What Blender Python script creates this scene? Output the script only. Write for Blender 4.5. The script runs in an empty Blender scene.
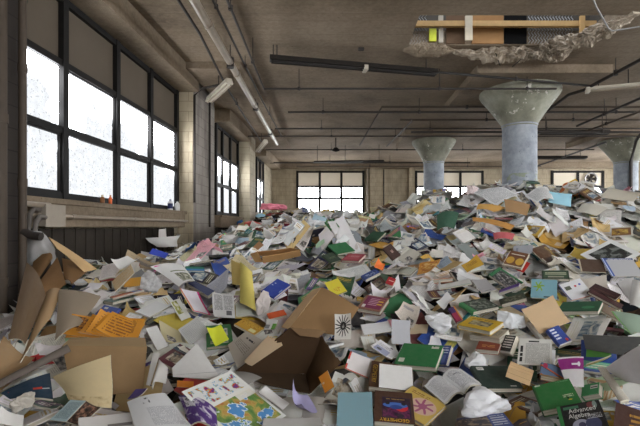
# Abandoned book depository: a concrete loft heaped with discarded school books and papers.
import bpy, bmesh, math, random
import numpy as np
from mathutils import Vector, Matrix, Euler

scene = bpy.context.scene
COL = scene.collection
rnd = random.Random(7)
nrs = np.random.RandomState(11)
R = math.radians

# ------------------------------------------------------------------ helpers
def lin(c):
    return tuple(((v / 255.) / 12.92 if v / 255. <= .04045 else ((v / 255. + .055) / 1.055) ** 2.4) for v in c)

def tag(o, label=None, cat=None, group=None, kind=None):
    if label: o['label'] = label
    if cat: o['category'] = cat
    if group: o['group'] = group
    if kind: o['kind'] = kind
    return o

def link(name, me, mats=(), parent=None, loc=None, rot=None):
    o = bpy.data.objects.new(name, me)
    COL.objects.link(o)
    if me is not None:
        for m in (mats if isinstance(mats, (list, tuple)) else [mats]):
            if len(me.materials) < len(mats if isinstance(mats, (list, tuple)) else [mats]): me.materials.append(m)
    if parent: o.parent = parent
    if loc is not None: o.location = loc
    if rot is not None: o.rotation_euler = rot
    return o

def empty(name, loc=(0, 0, 0), rot=(0, 0, 0)):
    o = bpy.data.objects.new(name, None)
    COL.objects.link(o)
    o.location = loc; o.rotation_euler = rot; o.empty_display_size = .1
    return o

class MB:
    """collects shapes into one mesh; coordinates relative to origin"""
    def __init__(s, origin=(0, 0, 0)):
        s.v = []; s.f = []; s.m = []; s.uv = []; s.sm = []; s.o = Vector(origin)
    def add(s, vs, fs, mat=0, uvs=None, smooth=False):
        b = len(s.v)
        s.v += [tuple(Vector(v) - s.o) for v in vs]
        for i, f in enumerate(fs):
            s.f.append([b + k for k in f]); s.m.append(mat); s.sm.append(smooth)
            s.uv.append(uvs[i] if uvs else [(0, 0)] * len(f))
        return s
    def box(s, x0, x1, y0, y1, z0, z1, mat=0):
        vs = [(x0, y0, z0), (x1, y0, z0), (x1, y1, z0), (x0, y1, z0), (x0, y0, z1), (x1, y0, z1), (x1, y1, z1), (x0, y1, z1)]
        q = [(0, 0), (1, 0), (1, 1), (0, 1)]
        return s.add(vs, [(0, 3, 2, 1), (4, 5, 6, 7), (0, 1, 5, 4), (1, 2, 6, 5), (2, 3, 7, 6), (3, 0, 4, 7)], mat, [q] * 6)
    def tube(s, pts, r, n=8, mat=0, caps=True):
        pts = [Vector(p) for p in pts]
        vs = []; fs = []
        for i, p in enumerate(pts):
            d = (pts[min(i + 1, len(pts) - 1)] - pts[max(i - 1, 0)]).normalized()
            a = d.orthogonal().normalized() if abs(d.z) > .95 else d.cross(Vector((0, 0, 1))).normalized()
            b = d.cross(a)
            rr = r[i] if isinstance(r, (list, tuple)) else r
            for k in range(n):
                t = 2 * math.pi * k / n
                vs.append(p + a * (rr * math.cos(t)) + b * (rr * math.sin(t)))
        for i in range(len(pts) - 1):
            for k in range(n):
                fs.append((i * n + k, i * n + (k + 1) % n, (i + 1) * n + (k + 1) % n, (i + 1) * n + k))
        s.add(vs, fs, mat, None, True)
        if caps:
            s.add(vs[:n], [tuple(reversed(range(n)))], mat); s.add(vs[-n:], [tuple(range(n))], mat)
        return s
    def lathe(s, prof, c=(0, 0, 0), n=48, mat=0):
        vs = []; fs = []
        for r, z in prof:
            for k in range(n):
                t = 2 * math.pi * k / n
                vs.append((c[0] + r * math.cos(t), c[1] + r * math.sin(t), c[2] + z))
        for i in range(len(prof) - 1):
            for k in range(n):
                fs.append((i * n + k, i * n + (k + 1) % n, (i + 1) * n + (k + 1) % n, (i + 1) * n + k))
        return s.add(vs, fs, mat, None, True)
    def grid(s, P, mat=0, mat_side=None, th=0., smooth=True):
        """P: (nu,nv,3) array of points, u along width, v from bottom to top; th>0 makes a closed slab below it"""
        nu, nv = P.shape[:2]
        idx = lambda i, j: i * nv + j
        fs = []; uv = []
        for i in range(nu - 1):
            for j in range(nv - 1):
                fs.append((idx(i, j), idx(i + 1, j), idx(i + 1, j + 1), idx(i, j + 1)))
                U = [i / (nu - 1), (i + 1) / (nu - 1)]; V = [j / (nv - 1), (j + 1) / (nv - 1)]
                uv.append([(U[0], V[0]), (U[1], V[0]), (U[1], V[1]), (U[0], V[1])])
        top = P.reshape(-1, 3)
        s.add(top.tolist(), fs, mat, uv, smooth)
        if th > 0:
            du = np.gradient(P, axis=0); dv = np.gradient(P, axis=1)
            nrm = np.cross(du, dv); nrm /= np.linalg.norm(nrm, axis=2, keepdims=True) + 1e-9
            B = (P - nrm * th).reshape(-1, 3)
            s.add(B.tolist(), [tuple(reversed(f)) for f in fs], mat, [list(reversed(u)) for u in uv], smooth)
            ring = [idx(i, 0) for i in range(nu)] + [idx(nu - 1, j) for j in range(1, nv)] + [idx(i, nv - 1) for i in range(nu - 2, -1, -1)] + [idx(0, j) for j in range(nv - 2, 0, -1)]
            n = len(ring)
            vs = top[ring].tolist() + B[ring].tolist()
            s.add(vs, [(n + k, n + (k + 1) % n, (k + 1) % n, k) for k in range(n)], mat if mat_side is None else mat_side, [[(k / n * 4, 0), ((k + 1) / n * 4, 0), ((k + 1) / n * 4, 1), (k / n * 4, 1)] for k in range(n)])
        return s
    def mesh(s, name):
        me = bpy.data.meshes.new(name)
        me.from_pydata(s.v, [], s.f)
        me.polygons.foreach_set('material_index', s.m)
        me.polygons.foreach_set('use_smooth', s.sm)
        ul = me.uv_layers.new(name='UVMap')
        flat = [c for u in s.uv for p in u for c in p]
        ul.data.foreach_set('uv', flat)
        me.update()
        return me
    def build(s, name, mats, parent=None, world=False):
        me = s.mesh(name)
        mats = mats if isinstance(mats, (list, tuple)) else [mats]
        for m in mats: me.materials.append(m)
        o = bpy.data.objects.new(name, me); COL.objects.link(o)
        if parent: o.parent = parent
        else: o.location = s.o
        return o

# ------------------------------------------------------------------ materials
class NT:
    def __init__(s, name, rough=.8, spec=.3):
        m = bpy.data.materials.new(name); m.use_nodes = True
        s.m = m; s.t = m.node_tree; s.n = s.t.nodes; s.l = s.t.links
        s.b = s.n['Principled BSDF']
        s.b.inputs['Roughness'].default_value = rough
        s.b.inputs['Specular IOR Level'].default_value = spec
    def new(s, t, **k):
        n = s.n.new(t)
        for a, v in k.items(): setattr(n, a, v)
        return n
    def put(s, sock, v):
        if hasattr(v, 'bl_idname') or hasattr(v, 'is_linked'): s.l.new(v, sock)
        elif isinstance(v, (tuple, list)): sock.default_value = tuple(v) + ((1,) if len(v) == 3 and len(sock.default_value) == 4 else ())
        else: sock.default_value = v
    def math(s, op, a, b=0., c=None, clamp=False):
        n = s.new('ShaderNodeMath', operation=op, use_clamp=clamp)
        s.put(n.inputs[0], a); s.put(n.inputs[1], b)
        if c is not None: s.put(n.inputs[2], c)
        return n.outputs[0]
    def mix(s, f, a, b, blend='MIX'):
        n = s.new('ShaderNodeMix', data_type='RGBA', blend_type=blend)
        s.put(n.inputs[0], f); s.put(n.inputs[6], a); s.put(n.inputs[7], b)
        return n.outputs[2]
    def uv(s):
        n = s.new('ShaderNodeUVMap'); q = s.new('ShaderNodeSeparateXYZ'); s.l.new(n.outputs[0], q.inputs[0])
        return n.outputs[0], q.outputs[0], q.outputs[1]
    def obj(s):
        n = s.new('ShaderNodeTexCoord'); return n.outputs['Object']
    def pos(s):
        n = s.new('ShaderNodeNewGeometry'); return n.outputs['Position']
    def noise(s, vec, scale, detail=4, rough=.6, dist=0.):
        n = s.new('ShaderNodeTexNoise'); n.inputs['Scale'].default_value = scale; n.inputs['Detail'].default_value = detail
        n.inputs['Roughness'].default_value = rough; n.inputs['Distortion'].default_value = dist
        if vec is not None: s.l.new(vec, n.inputs['Vector'])
        return n.outputs['Fac']
    def ramp(s, f, stops, interp='LINEAR'):
        n = s.new('ShaderNodeValToRGB'); n.color_ramp.interpolation = interp
        e = n.color_ramp.elements
        while len(e) < len(stops): e.new(.5)
        for i, (p, c) in enumerate(stops):
            e[i].position = p; e[i].color = tuple(c) + (1,)
        s.l.new(f, n.inputs[0]); return n.outputs[0]
    def mapv(s, vec, scale=(1, 1, 1), loc=(0, 0, 0), rot=(0, 0, 0)):
        n = s.new('ShaderNodeMapping'); n.inputs['Scale'].default_value = scale; n.inputs['Location'].default_value = loc; n.inputs['Rotation'].default_value = rot
        s.l.new(vec, n.inputs[0]); return n.outputs[0]
    def bump(s, h, strength=.3, dist=.02):
        n = s.new('ShaderNodeBump'); n.inputs['Strength'].default_value = strength; n.inputs['Distance'].default_value = dist
        s.l.new(h, n.inputs['Height']); s.l.new(n.outputs[0], s.b.inputs['Normal'])
    def rect(s, u, v, u0, v0, u1, v1):
        a = s.math('MULTIPLY', s.math('GREATER_THAN', u, u0), s.math('LESS_THAN', u, u1))
        b = s.math('MULTIPLY', s.math('GREATER_THAN', v, v0), s.math('LESS_THAN', v, v1))
        return s.math('MULTIPLY', a, b)
    def ell(s, u, v, cu, cv, ru, rv):
        a = s.math('POWER', s.math('ABSOLUTE', s.math('DIVIDE', s.math('SUBTRACT', u, cu), ru)), 2)
        b = s.math('POWER', s.math('ABSOLUTE', s.math('DIVIDE', s.math('SUBTRACT', v, cv), rv)), 2)
        return s.math('LESS_THAN', s.math('ADD', a, b), 1)
    def text_lines(s, u, v, n, uvv, dens=.45):
        """grey lines broken into word-like dashes"""
        st = s.math('LESS_THAN', s.math('FRACT', s.math('MULTIPLY', v, n)), .5)
        row = s.math('FLOOR', s.math('MULTIPLY', v, n))
        cmb = s.new('ShaderNodeCombineXYZ'); s.put(cmb.inputs[0], s.math('MULTIPLY', u, n * 1.3)); s.put(cmb.inputs[1], s.math('MULTIPLY', row, 7.3))
        nz = s.noise(cmb.outputs[0], 1.0, 3, .7)
        return s.math('MULTIPLY', st, s.math('GREATER_THAN', nz, dens))
    def color(s, v): s.put(s.b.inputs['Base Color'], v); return s.m

def plain(name, c, rough=.8, spec=.3, metal=0., var=.25, scale=6., bump=0.):
    k = NT(name, rough, spec)
    k.b.inputs['Metallic'].default_value = metal
    p = k.pos()
    nz = k.noise(p, scale, 5, .65)
    f = k.math('MULTIPLY_ADD', nz, var * 2, 1 - var)
    n = k.new('ShaderNodeVectorMath', operation='SCALE'); n.inputs[0].default_value = lin(c); k.put(n.inputs['Scale'], f)
    if bump: k.bump(k.noise(p, scale * 6, 4), bump, .01)
    return k.color(n.outputs[0])

_design = {}
def design(base, els=(), rough=.55, spec=.3, seed=0, wear=.18):
    """cover / print design: base colour with rectangles, ellipses, text-like lines, stripes, picture patches"""
    key = (base, tuple(els), rough, seed)
    if key in _design: return _design[key]
    k = NT('cover_print', rough, spec)
    uvv, u, v = k.uv()
    col = lin(base)
    for e in els:
        if e[0] == 'r': col = k.mix(k.rect(u, v, *e[1:5]), col, lin(e[5]))
        elif e[0] == 'e': col = k.mix(k.ell(u, v, *e[1:5]), col, lin(e[5]))
        elif e[0] == 'l': col = k.mix(k.math('MULTIPLY', k.rect(u, v, *e[1:5]), k.text_lines(u, v, e[6], uvv, e[7] if len(e) > 7 else .45)), col, lin(e[5]))
        elif e[0] == 'd':   # diagonal bands
            w = k.math('FRACT', k.math('MULTIPLY', k.math('ADD', k.math('MULTIPLY', u, e[1]), k.math('MULTIPLY', v, e[2])), e[3]))
            col = k.mix(k.math('MULTIPLY', k.math('LESS_THAN', w, e[4]), k.rect(u, v, *e[5:9])), col, lin(e[9]))
        elif e[0] == 'p':   # photo patch: mottled picture of three tones
            nz = k.noise(uvv, e[8], 3, .6, .6)
            pc = k.ramp(nz, [(.36, lin(e[5])), (.5, lin(e[6])), (.62, lin(e[7]))])
            col = k.mix(k.rect(u, v, *e[1:5]), col, pc)
        elif e[0] == 'b':   # burst of rays round a dark centre
            du = k.math('DIVIDE', k.math('SUBTRACT', u, e[1]), e[3]); dv = k.math('DIVIDE', k.math('SUBTRACT', v, e[2]), e[4])
            rr = k.math('SQRT', k.math('ADD', k.math('MULTIPLY', du, du), k.math('MULTIPLY', dv, dv)))
            an = k.math('ARCTAN2', dv, du)
            ray = k.math('LESS_THAN', k.math('FRACT', k.math('MULTIPLY', an, e[6] / 6.2832)), k.math('SUBTRACT', .78, k.math('MULTIPLY', rr, .6)))
            ray = k.math('MULTIPLY', ray, k.math('LESS_THAN', rr, 1))
            core = k.math('LESS_THAN', rr, .38)
            col = k.mix(k.math('MAXIMUM', ray, core), col, lin(e[5]))
    nz = k.noise(uvv, 5., 5, .7)
    col = k.mix(k.math('MULTIPLY', k.math('SUBTRACT', nz, .3, clamp=True), wear * 1.6), col, (.32, .29, .24))
    _design[key] = k.color(col)
    return _design[key]

# paper whose tint is the object's own colour; faint printed lines on some sheets
def object_paper(name, lines=True, rough=.75, dirt=.35):
    k = NT(name, rough, .2)
    oi = k.new('ShaderNodeObjectInfo')
    uvv, u, v = k.uv()
    col = oi.outputs['Color']
    nz = k.noise(k.pos(), 9., 5, .7)
    col = k.mix(k.math('MULTIPLY', k.math('SUBTRACT', nz, .5, clamp=True), dirt * 2.4), col, (.3, .27, .21))
    if lines:
        r = oi.outputs['Random']
        inside = k.rect(u, v, .1, .08, .9, .9)
        t = k.text_lines(u, v, 34., uvv, .46)
        on = k.math('MULTIPLY', k.math('GREATER_THAN', r, .42), .38)
        col = k.mix(k.math('MULTIPLY', k.math('MULTIPLY', inside, t), on), col, (.09, .09, .1))
        rr = k.math('FRACT', k.math('MULTIPLY', r, 37.))
        head = k.math('MULTIPLY', k.rect(u, v, .12, .74, .7, .86), k.math('GREATER_THAN', rr, .7))
        col = k.mix(k.math('MULTIPLY', head, .5), col, (.12, .13, .2))
        pic = k.math('MULTIPLY', k.rect(u, v, .5, .2, .88, .5), k.math('GREATER_THAN', k.math('FRACT', k.math('MULTIPLY', r, 91.)), .72))
        pc = k.ramp(k.noise(uvv, 7., 3), [(.35, (.05, .06, .07)), (.52, (.25, .22, .2)), (.65, (.55, .52, .46))])
        col = k.mix(pic, col, pc)
    k.bump(k.noise(k.pos(), 22., 3), .25, .01)
    return k.color(col)

# cover in the object's own colour with a picture panel, title bars and a band that vary from copy to copy
def object_cover(name, rough=.5):
    k = NT(name, rough, .35)
    oi = k.new('ShaderNodeObjectInfo'); r = oi.outputs['Random']
    uvv, u, v = k.uv()
    base = oi.outputs['Color']
    f = lambda a: k.math('FRACT', k.math('MULTIPLY', r, a))
    hs = k.new('ShaderNodeHueSaturation'); k.put(hs.inputs['Hue'], k.math('ADD', f(13.), 0.)); hs.inputs['Saturation'].default_value = .8; hs.inputs['Value'].default_value = 1.4
    k.l.new(base, hs.inputs['Color'])
    cmb = k.new('ShaderNodeCombineXYZ'); k.put(cmb.inputs[0], k.math('ADD', u, k.math('MULTIPLY', r, 50.))); k.put(cmb.inputs[1], v)
    nz = k.noise(cmb.outputs[0], 4., 3, .6, .8)
    pic = k.mix(k.math('GREATER_THAN', f(29.), .5), k.ramp(nz, [(.38, (.03, .04, .06)), (.5, (.3, .24, .16)), (.62, (.6, .55, .45))]), k.ramp(nz, [(.38, (.06, .12, .2)), (.5, (.35, .4, .42)), (.6, (.7, .68, .6))]))
    inpic = k.math('MULTIPLY', k.rect(u, v, .14, .18, .86, .62), k.math('GREATER_THAN', f(7.), .45))
    col = k.mix(inpic, base, pic)
    band = k.math('MULTIPLY', k.rect(u, v, 0., .68, 1., .92), k.math('GREATER_THAN', f(17.), .6))
    col = k.mix(band, col, hs.outputs[0])
    tl = k.math('MULTIPLY', k.rect(u, v, .15, .72, .85, .88), k.text_lines(u, v, 13., uvv, .4))
    tcol = k.mix(k.math('GREATER_THAN', f(23.), .5), (.72, .68, .55), (.62, .42, .08))
    col = k.mix(k.math('MULTIPLY', tl, .85), col, tcol)
    lab = k.math('MULTIPLY', k.rect(u, v, .62, .06, .84, .14), k.math('GREATER_THAN', f(41.), .6))
    col = k.mix(lab, col, (.7, .68, .62))
    dn = k.noise(k.pos(), 8., 5, .7)
    col = k.mix(k.math('MULTIPLY', k.math('SUBTRACT', dn, .4, clamp=True), .8), col, (.3, .27, .22))
    return k.color(col)

def pages_mat():
    k = NT('page_edges', .85, .1)
    p = k.obj()
    nz = k.noise(k.mapv(p, (3, 3, 260)), 1., 2)
    return k.color(k.ramp(nz, [(.3, lin((150, 142, 124))), (.7, lin((222, 216, 200)))]))

M_PAPER = object_paper('printed_paper')
M_PLAINPAPER = object_paper('plain_paper', lines=False)
M_CARD = object_paper('cardboard', lines=False, rough=.85, dirt=.5)
M_COVER = object_cover('printed_cover')
M_PAGES = pages_mat()

def concrete(name, base, dark, light, plank=None, spots=True, rough=.9):
    k = NT(name, rough, .2)
    p = k.pos()
    n1 = k.noise(p, .7, 6, .6); n2 = k.noise(p, 14., 5, .7)
    col = k.ramp(k.math('MULTIPLY_ADD', n2, .35, k.math('MULTIPLY', n1, .7)), [(.32, lin(dark)), (.52, lin(base)), (.72, lin(light))])
    h = n2
    if plank:
        sep = k.new('ShaderNodeSeparateXYZ'); k.l.new(p, sep.inputs[0])
        w = k.math('FRACT', k.math('MULTIPLY', sep.outputs[plank[0]], plank[1]))
        ln = k.math('LESS_THAN', w, .045)
        brk = k.math('GREATER_THAN', k.noise(k.mapv(p, (1.2, 5, 1)), 1.3, 3), .44)
        col = k.mix(k.math('MULTIPLY', k.math('MULTIPLY', ln, brk), .4), col, lin(dark))
        st = k.noise(k.mapv(p, (.6, 22., 1)), 1., 4, .7)
        col = k.mix(k.math('MULTIPLY', k.math('GREATER_THAN', st, .62), .3), col, lin(light))
    if spots:
        vo = k.noise(k.mapv(p, (5, 9, 5)), 3., 2)
        col = k.mix(k.math('MULTIPLY', k.math('GREATER_THAN', vo, .73), .55), col, tuple(c * .25 for c in lin(dark)))
    k.bump(h, .35, .02)
    return k.color(col)

def block_wall(name, c1, c2, mortar, stain=(60, 52, 42), axis='Y', grime=.35):
    k = NT(name, .75, .25)
    p = k.pos()
    sep = k.new('ShaderNodeSeparateXYZ'); k.l.new(p, sep.inputs[0])
    cmb = k.new('ShaderNodeCombineXYZ')
    k.l.new(sep.outputs[1 if axis == 'Y' else 0], cmb.inputs[0]); k.l.new(sep.outputs[2], cmb.inputs[1])
    b = k.new('ShaderNodeTexBrick'); k.l.new(cmb.outputs[0], b.inputs['Vector'])
    b.inputs['Scale'].default_value = 1.; b.inputs['Brick Width'].default_value = .42; b.inputs['Row Height'].default_value = .21
    b.inputs['Mortar Size'].default_value = .006; b.inputs['Color1'].default_value = lin(c1) + (1,); b.inputs['Color2'].default_value = lin(c2) + (1,); b.inputs['Mortar'].default_value = lin(mortar) + (1,)
    nz = k.noise(k.mapv(p, (1.5, 1.5, .5)), 1.6, 6, .7)
    col = k.mix(k.math('MULTIPLY', k.math('SUBTRACT', nz, .45, clamp=True), grime * 5, clamp=True), b.outputs['Color'], lin(stain))
    k.bump(b.outputs['Fac'], -.25, .01)
    return k.color(col)

M_CEIL = concrete('board_marked_concrete', (130, 115, 97), (90, 79, 65), (154, 139, 120), plank=(1, 4.4))
M_CONC = concrete('plain_concrete', (138, 123, 104), (100, 88, 73), (160, 146, 127))
M_BROKEN = concrete('broken_concrete', (176, 162, 144), (92, 82, 70), (216, 206, 190), rough=1.)
M_FLOOR = concrete('floor_concrete', (110, 104, 96), (80, 74, 68), (130, 124, 116))
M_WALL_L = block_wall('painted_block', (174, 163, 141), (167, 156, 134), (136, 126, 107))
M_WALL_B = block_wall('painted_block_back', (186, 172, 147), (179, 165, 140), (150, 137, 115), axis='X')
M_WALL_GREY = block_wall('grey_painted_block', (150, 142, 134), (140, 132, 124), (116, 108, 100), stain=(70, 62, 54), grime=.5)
M_WALL_NEAR = block_wall('shade_darkened_block', (66, 60, 55), (60, 54, 50), (46, 41, 38), stain=(34, 30, 27), grime=.5)  # near pier's blocks coloured darker for its backlit shade
M_WALL_DARK = plain('dark_mottled_planks', (58, 52, 46), .85, .2, var=.5, scale=3.)
M_FRAME = plain('dark_window_frame', (22, 20, 19), .6, .25, var=.4, scale=10)
M_PIPE = plain('dark_iron_pipe', (52, 46, 42), .6, .3, var=.4, scale=8)
M_PIPE_BROWN = plain('brown_pipe', (76, 65, 54), .6, .3, var=.3, scale=8)
M_PIPE_LIGHT = plain('pale_painted_pipe', (146, 133, 116), .32, .5, var=.35, scale=10)
M_LAMP = plain('lamp_white_enamel', (196, 188, 172), .45, .4, var=.2, scale=12)
M_LAMPDARK = plain('lamp_dark_metal', (40, 36, 33), .55, .4, var=.4, scale=12)
M_WOOD = plain('raw_timber', (196, 158, 104), .7, .3, var=.3, scale=9)
M_PLY = plain('brown_board', (150, 112, 72), .8, .2, var=.3, scale=4)
M_STEEL = plain('grey_steel', (150, 148, 146), .4, .5, metal=.6, var=.2, scale=8)
M_BLACK = plain('black_void', (14, 13, 12), .9, .1)
# ------------------------------------------------------------------ the room
XL, XR, YB, YF, ZC = -3.375, 14.0, 20.6, -4.0, 4.725
DAY = 9.5

def pane_mat(name, strength, speck=True):
    k = NT(name, .5, .3)
    p = k.pos()
    n1 = k.noise(p, .9, 3, .5)
    sp = k.math('GREATER_THAN', k.noise(p, 26., 3, .7), .6)
    big = k.math('GREATER_THAN', k.noise(p, 2.2, 3, .6), .5)
    st = k.math('MULTIPLY_ADD', n1, .5, .75)
    if speck:      # frost and grime thicken toward the bottom of the window
        sep = k.new('ShaderNodeSeparateXYZ'); k.l.new(p, sep.inputs[0])
        low = k.math('MULTIPLY_ADD', k.math('SUBTRACT', 3.25, sep.outputs[2]), .32, k.noise(p, 1.4, 4, .6))
        film = k.math('MULTIPLY', k.math('SUBTRACT', low, .52), 9., clamp=True)
        fine = k.math('MULTIPLY_ADD', k.noise(p, 13., 4, .75), .055, .034)
        dirty = k.math('SUBTRACT', fine, k.math('MULTIPLY', sp, .034))
        st = k.math('ADD', k.math('MULTIPLY', st, k.math('SUBTRACT', 1., film)), k.math('MULTIPLY', dirty, film))
    k.b.inputs['Base Color'].default_value = (.1, .105, .11, 1)
    k.b.inputs['Emission Color'].default_value = (.93, .96, 1., 1)
    k.put(k.b.inputs['Emission Strength'], k.math('MULTIPLY', st, strength))
    return k.m
M_PANE = pane_mat('frosted_daylit_glass', DAY)
M_PANE_FAR = pane_mat('far_daylit_glass', DAY * .95, False)
M_PANE_UNSEEN = pane_mat('unseen_fill_glass', DAY * 1.15, False)  # glow of the unseen windows added to brighten the heap
M_BLIND = plain('painted_over_pane', (92, 82, 70), .7, .3, var=.12, scale=2)
M_BLIND_B = plain('painted_over_pane_back', (206, 196, 178), .7, .3, var=.1, scale=2)
M_BLIND_B.node_tree.nodes['Principled BSDF'].inputs['Emission Color'].default_value = (.75, .66, .52, 1); M_BLIND_B.node_tree.nodes['Principled BSDF'].inputs['Emission Strength'].default_value = .12   # daylight soaking through the paint

def S(o): return tag(o, kind='structure')

# floor and ceiling (the ceiling is pierced by the hole the slab fell out of)
m = MB(); m.box(XL - .3, XR + .3, YF - .3, YB + .3, -.2, 0); S(m.build('floor', M_FLOOR))
HX0, HX1, HY0, HY1 = 1.16, 4.22, 6.2, 7.22
m = MB()
m.box(XL - .3, XR + .3, YF - .3, HY0, ZC, ZC + .25); m.box(XL - .3, XR + .3, HY1, YB + .3, ZC, ZC + .25)
m.box(XL - .3, HX0, HY0, HY1, ZC, ZC + .25); m.box(HX1, XR + .3, HY0, HY1, ZC, ZC + .25)
S(m.build('ceiling', M_CEIL))

def window_side(name, xw, y_edges, z_rows, sgn, blind_rows=(2,), pane=M_PANE, blind=M_BLIND, fw=.05, along='Y', extra=None):
    """window lying in a wall plane; y_edges along the wall, z_rows bottom to top; sgn points into the room"""
    e = S(empty(name, (xw if along == 'Y' else y_edges[0], y_edges[0] if along == 'Y' else xw, z_rows[0])))
    o = e.location
    def bx(mb, a0, a1, d0, d1, z0, z1):
        d0, d1 = sorted((xw + sgn * d0, xw + sgn * d1))
        if along == 'Y': mb.box(d0, d1, a0, a1, z0, z1)
        else: mb.box(a0, a1, d0, d1, z0, z1)
    f = MB(o)
    for i, a in enumerate(y_edges):
        bx(f, a - fw, a + fw, -.06, .06, z_rows[0] - fw, z_rows[-1] + fw)
    for z in z_rows:
        for i in range(len(y_edges) - 1):
            bx(f, y_edges[i] + fw, y_edges[i + 1] - fw, -.05, .05, z - fw * .8, z + fw * .8)
    fr = f.build('frame', M_FRAME, e)
    for i in range(len(y_edges) - 1):
        for j in range(len(z_rows) - 1):
            a0, a1, z0, z1 = y_edges[i] + fw, y_edges[i + 1] - fw, z_rows[j] + fw * .8, z_rows[j + 1] - fw * .8
            pm = MB(o)
            bl = j in blind_rows
            bx(pm, a0, a1, -.02, -.005, z0, z1)
            pm.build('painted_pane' if bl else 'pane', blind if bl else pane, e)
            if not bl and (i + j) % 2 == 0:      # opening sash inside the frame
                sm = MB(o); t = .022
                bx(sm, a0, a0 + t, -.005, .03, z0, z1); bx(sm, a1 - t, a1, -.005, .03, z0, z1)
                bx(sm, a0 + t, a1 - t, -.005, .03, z0, z0 + t); bx(sm, a0 + t, a1 - t, -.005, .03, z1 - t, z1)
                sm.build('sash', M_FRAME, e)
    return e

ROWS = (1.97, 2.76, 3.56, 4.33)
W1 = (4.02, 5.07, 6.27, 7.38, 8.55); W2 = (11.25, 11.85, 12.7, 13.62); W3 = (16.65, 17.4, 18.1)
window_side('window_1', XL, W1, ROWS, 1)
window_side('window_2', XL, W2, ROWS, 1)
window_side('window_3', XL, W3, ROWS, 1)

# left wall: block piers, wall over and under the windows
m = MB()
m.box(XL - .3, XL, YF, W1[0] - .05, 0, ZC)
for a, b in ((W1[-1], W2[0]), (W2[-1], W3[0]), (W3[-1], YB)): m.box(XL - .3, XL, a + .05, b - (.05 if b != YB else 0), 0, ZC)
for w in (W1, W2, W3):
    m.box(XL - .3, XL, w[0] - .05, w[-1] + .05, ROWS[-1] + .05, ZC)
    m.box(XL - .3, XL - .09, w[0] - .05, w[-1] + .05, 0, 1.93)
S(m.build('wall_left', M_WALL_L))
# planked dark apron under each window
for n, w in enumerate((W1, W2, W3)):
    k = MB()
    y = w[0] - .04; i = 0
    while y < w[-1] + .02:
        k.box(XL - .09, XL - .05 + (.012 if i % 2 else 0), y, min(y + .105, w[-1] + .04), 0, 1.58); y += .11; i += 1
    S(k.build('trim_%d' % (n + 1), M_WALL_DARK))
    k = MB(); k.box(XL - .09, XL + .16, w[0] - .05, w[-1] + .1, 1.6, 1.86); k.box(XL - .09, XL + .2, w[0] - .05, w[-1] + .12, 1.86, 1.92)
    S(k.build('trim_%d' % (n + 11), M_CONC if n == 0 else M_CONC))
# piers standing out of the left wall
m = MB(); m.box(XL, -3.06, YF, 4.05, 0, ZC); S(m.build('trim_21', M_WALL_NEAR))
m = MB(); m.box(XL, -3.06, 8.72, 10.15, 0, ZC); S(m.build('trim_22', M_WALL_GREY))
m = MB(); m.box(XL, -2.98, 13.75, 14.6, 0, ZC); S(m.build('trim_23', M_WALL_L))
# pale painted returns of the piers beside the windows
m = MB(); m.box(XL, -3.065, 8.68, 8.72, 0, ZC); S(m.build('trim_24', M_WALL_B))
# spandrel beam over the windows and drop panels at the piers
m = MB(); m.box(XL, -2.94, 3.98, 8.68, 4.39, ZC); m.box(XL, -2.94, 11.12, 13.75, 4.39, ZC); m.box(XL, -2.94, 16.5, YB, 4.39, ZC); S(m.build('trim_31', M_CONC))
for n, (y0, y1) in enumerate(((7.95, 10.5), (14.0, 16.6))):
    m = MB(); m.box(-2.94, -1.92, y0, y1, 4.6, ZC); S(m.build('trim_%d' % (32 + n), M_CEIL))

# back wall with three window groups
G1 = (-2.14, -1.04, 0.02, 1.1); G2 = (3.68, 4.76, 5.85, 6.93); G3 = (10.35, 11.6, 12.83)
ZB = (2.1, 3.0, 3.58, 4.3)
for n, g in enumerate((G1, G2, G3)):
    window_side('window_%d' % (4 + n), YB, g, ZB, -1, pane=M_PANE_FAR, blind=M_BLIND_B, fw=.055, along='X')
m = MB()
for a, b in ((XL - .3, G1[0]), (G1[-1], G2[0]), (G2[-1], G3[0]), (G3[-1], XR + .3)): m.box(a + (.05 if a > XL else 0), b - .05, YB, YB + .3, 0, ZC)
for g in (G1, G2, G3): m.box(g[0] - .05, g[-1] + .05, YB, YB + .3, 0, ZB[0] - .05); m.box(g[0] - .05, g[-1] + .05, YB, YB + .3, ZB[-1] + .05, ZC)
S(m.build('wall_back', M_WALL_B))
m = MB(); m.box(1.42, 2.02, YB - .14, YB, 0, 4.5); m.box(3.3, 3.55, YB - .3, YB, 0, 4.5); m.box(8.2, 8.9, YB - .2, YB, 0, 4.5); S(m.build('trim_41', M_WALL_B))
m = MB(); m.box(XL + .4, XR, YB - .34, YB, 4.46, ZC); S(m.build('trim_42', M_CONC))

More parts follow.
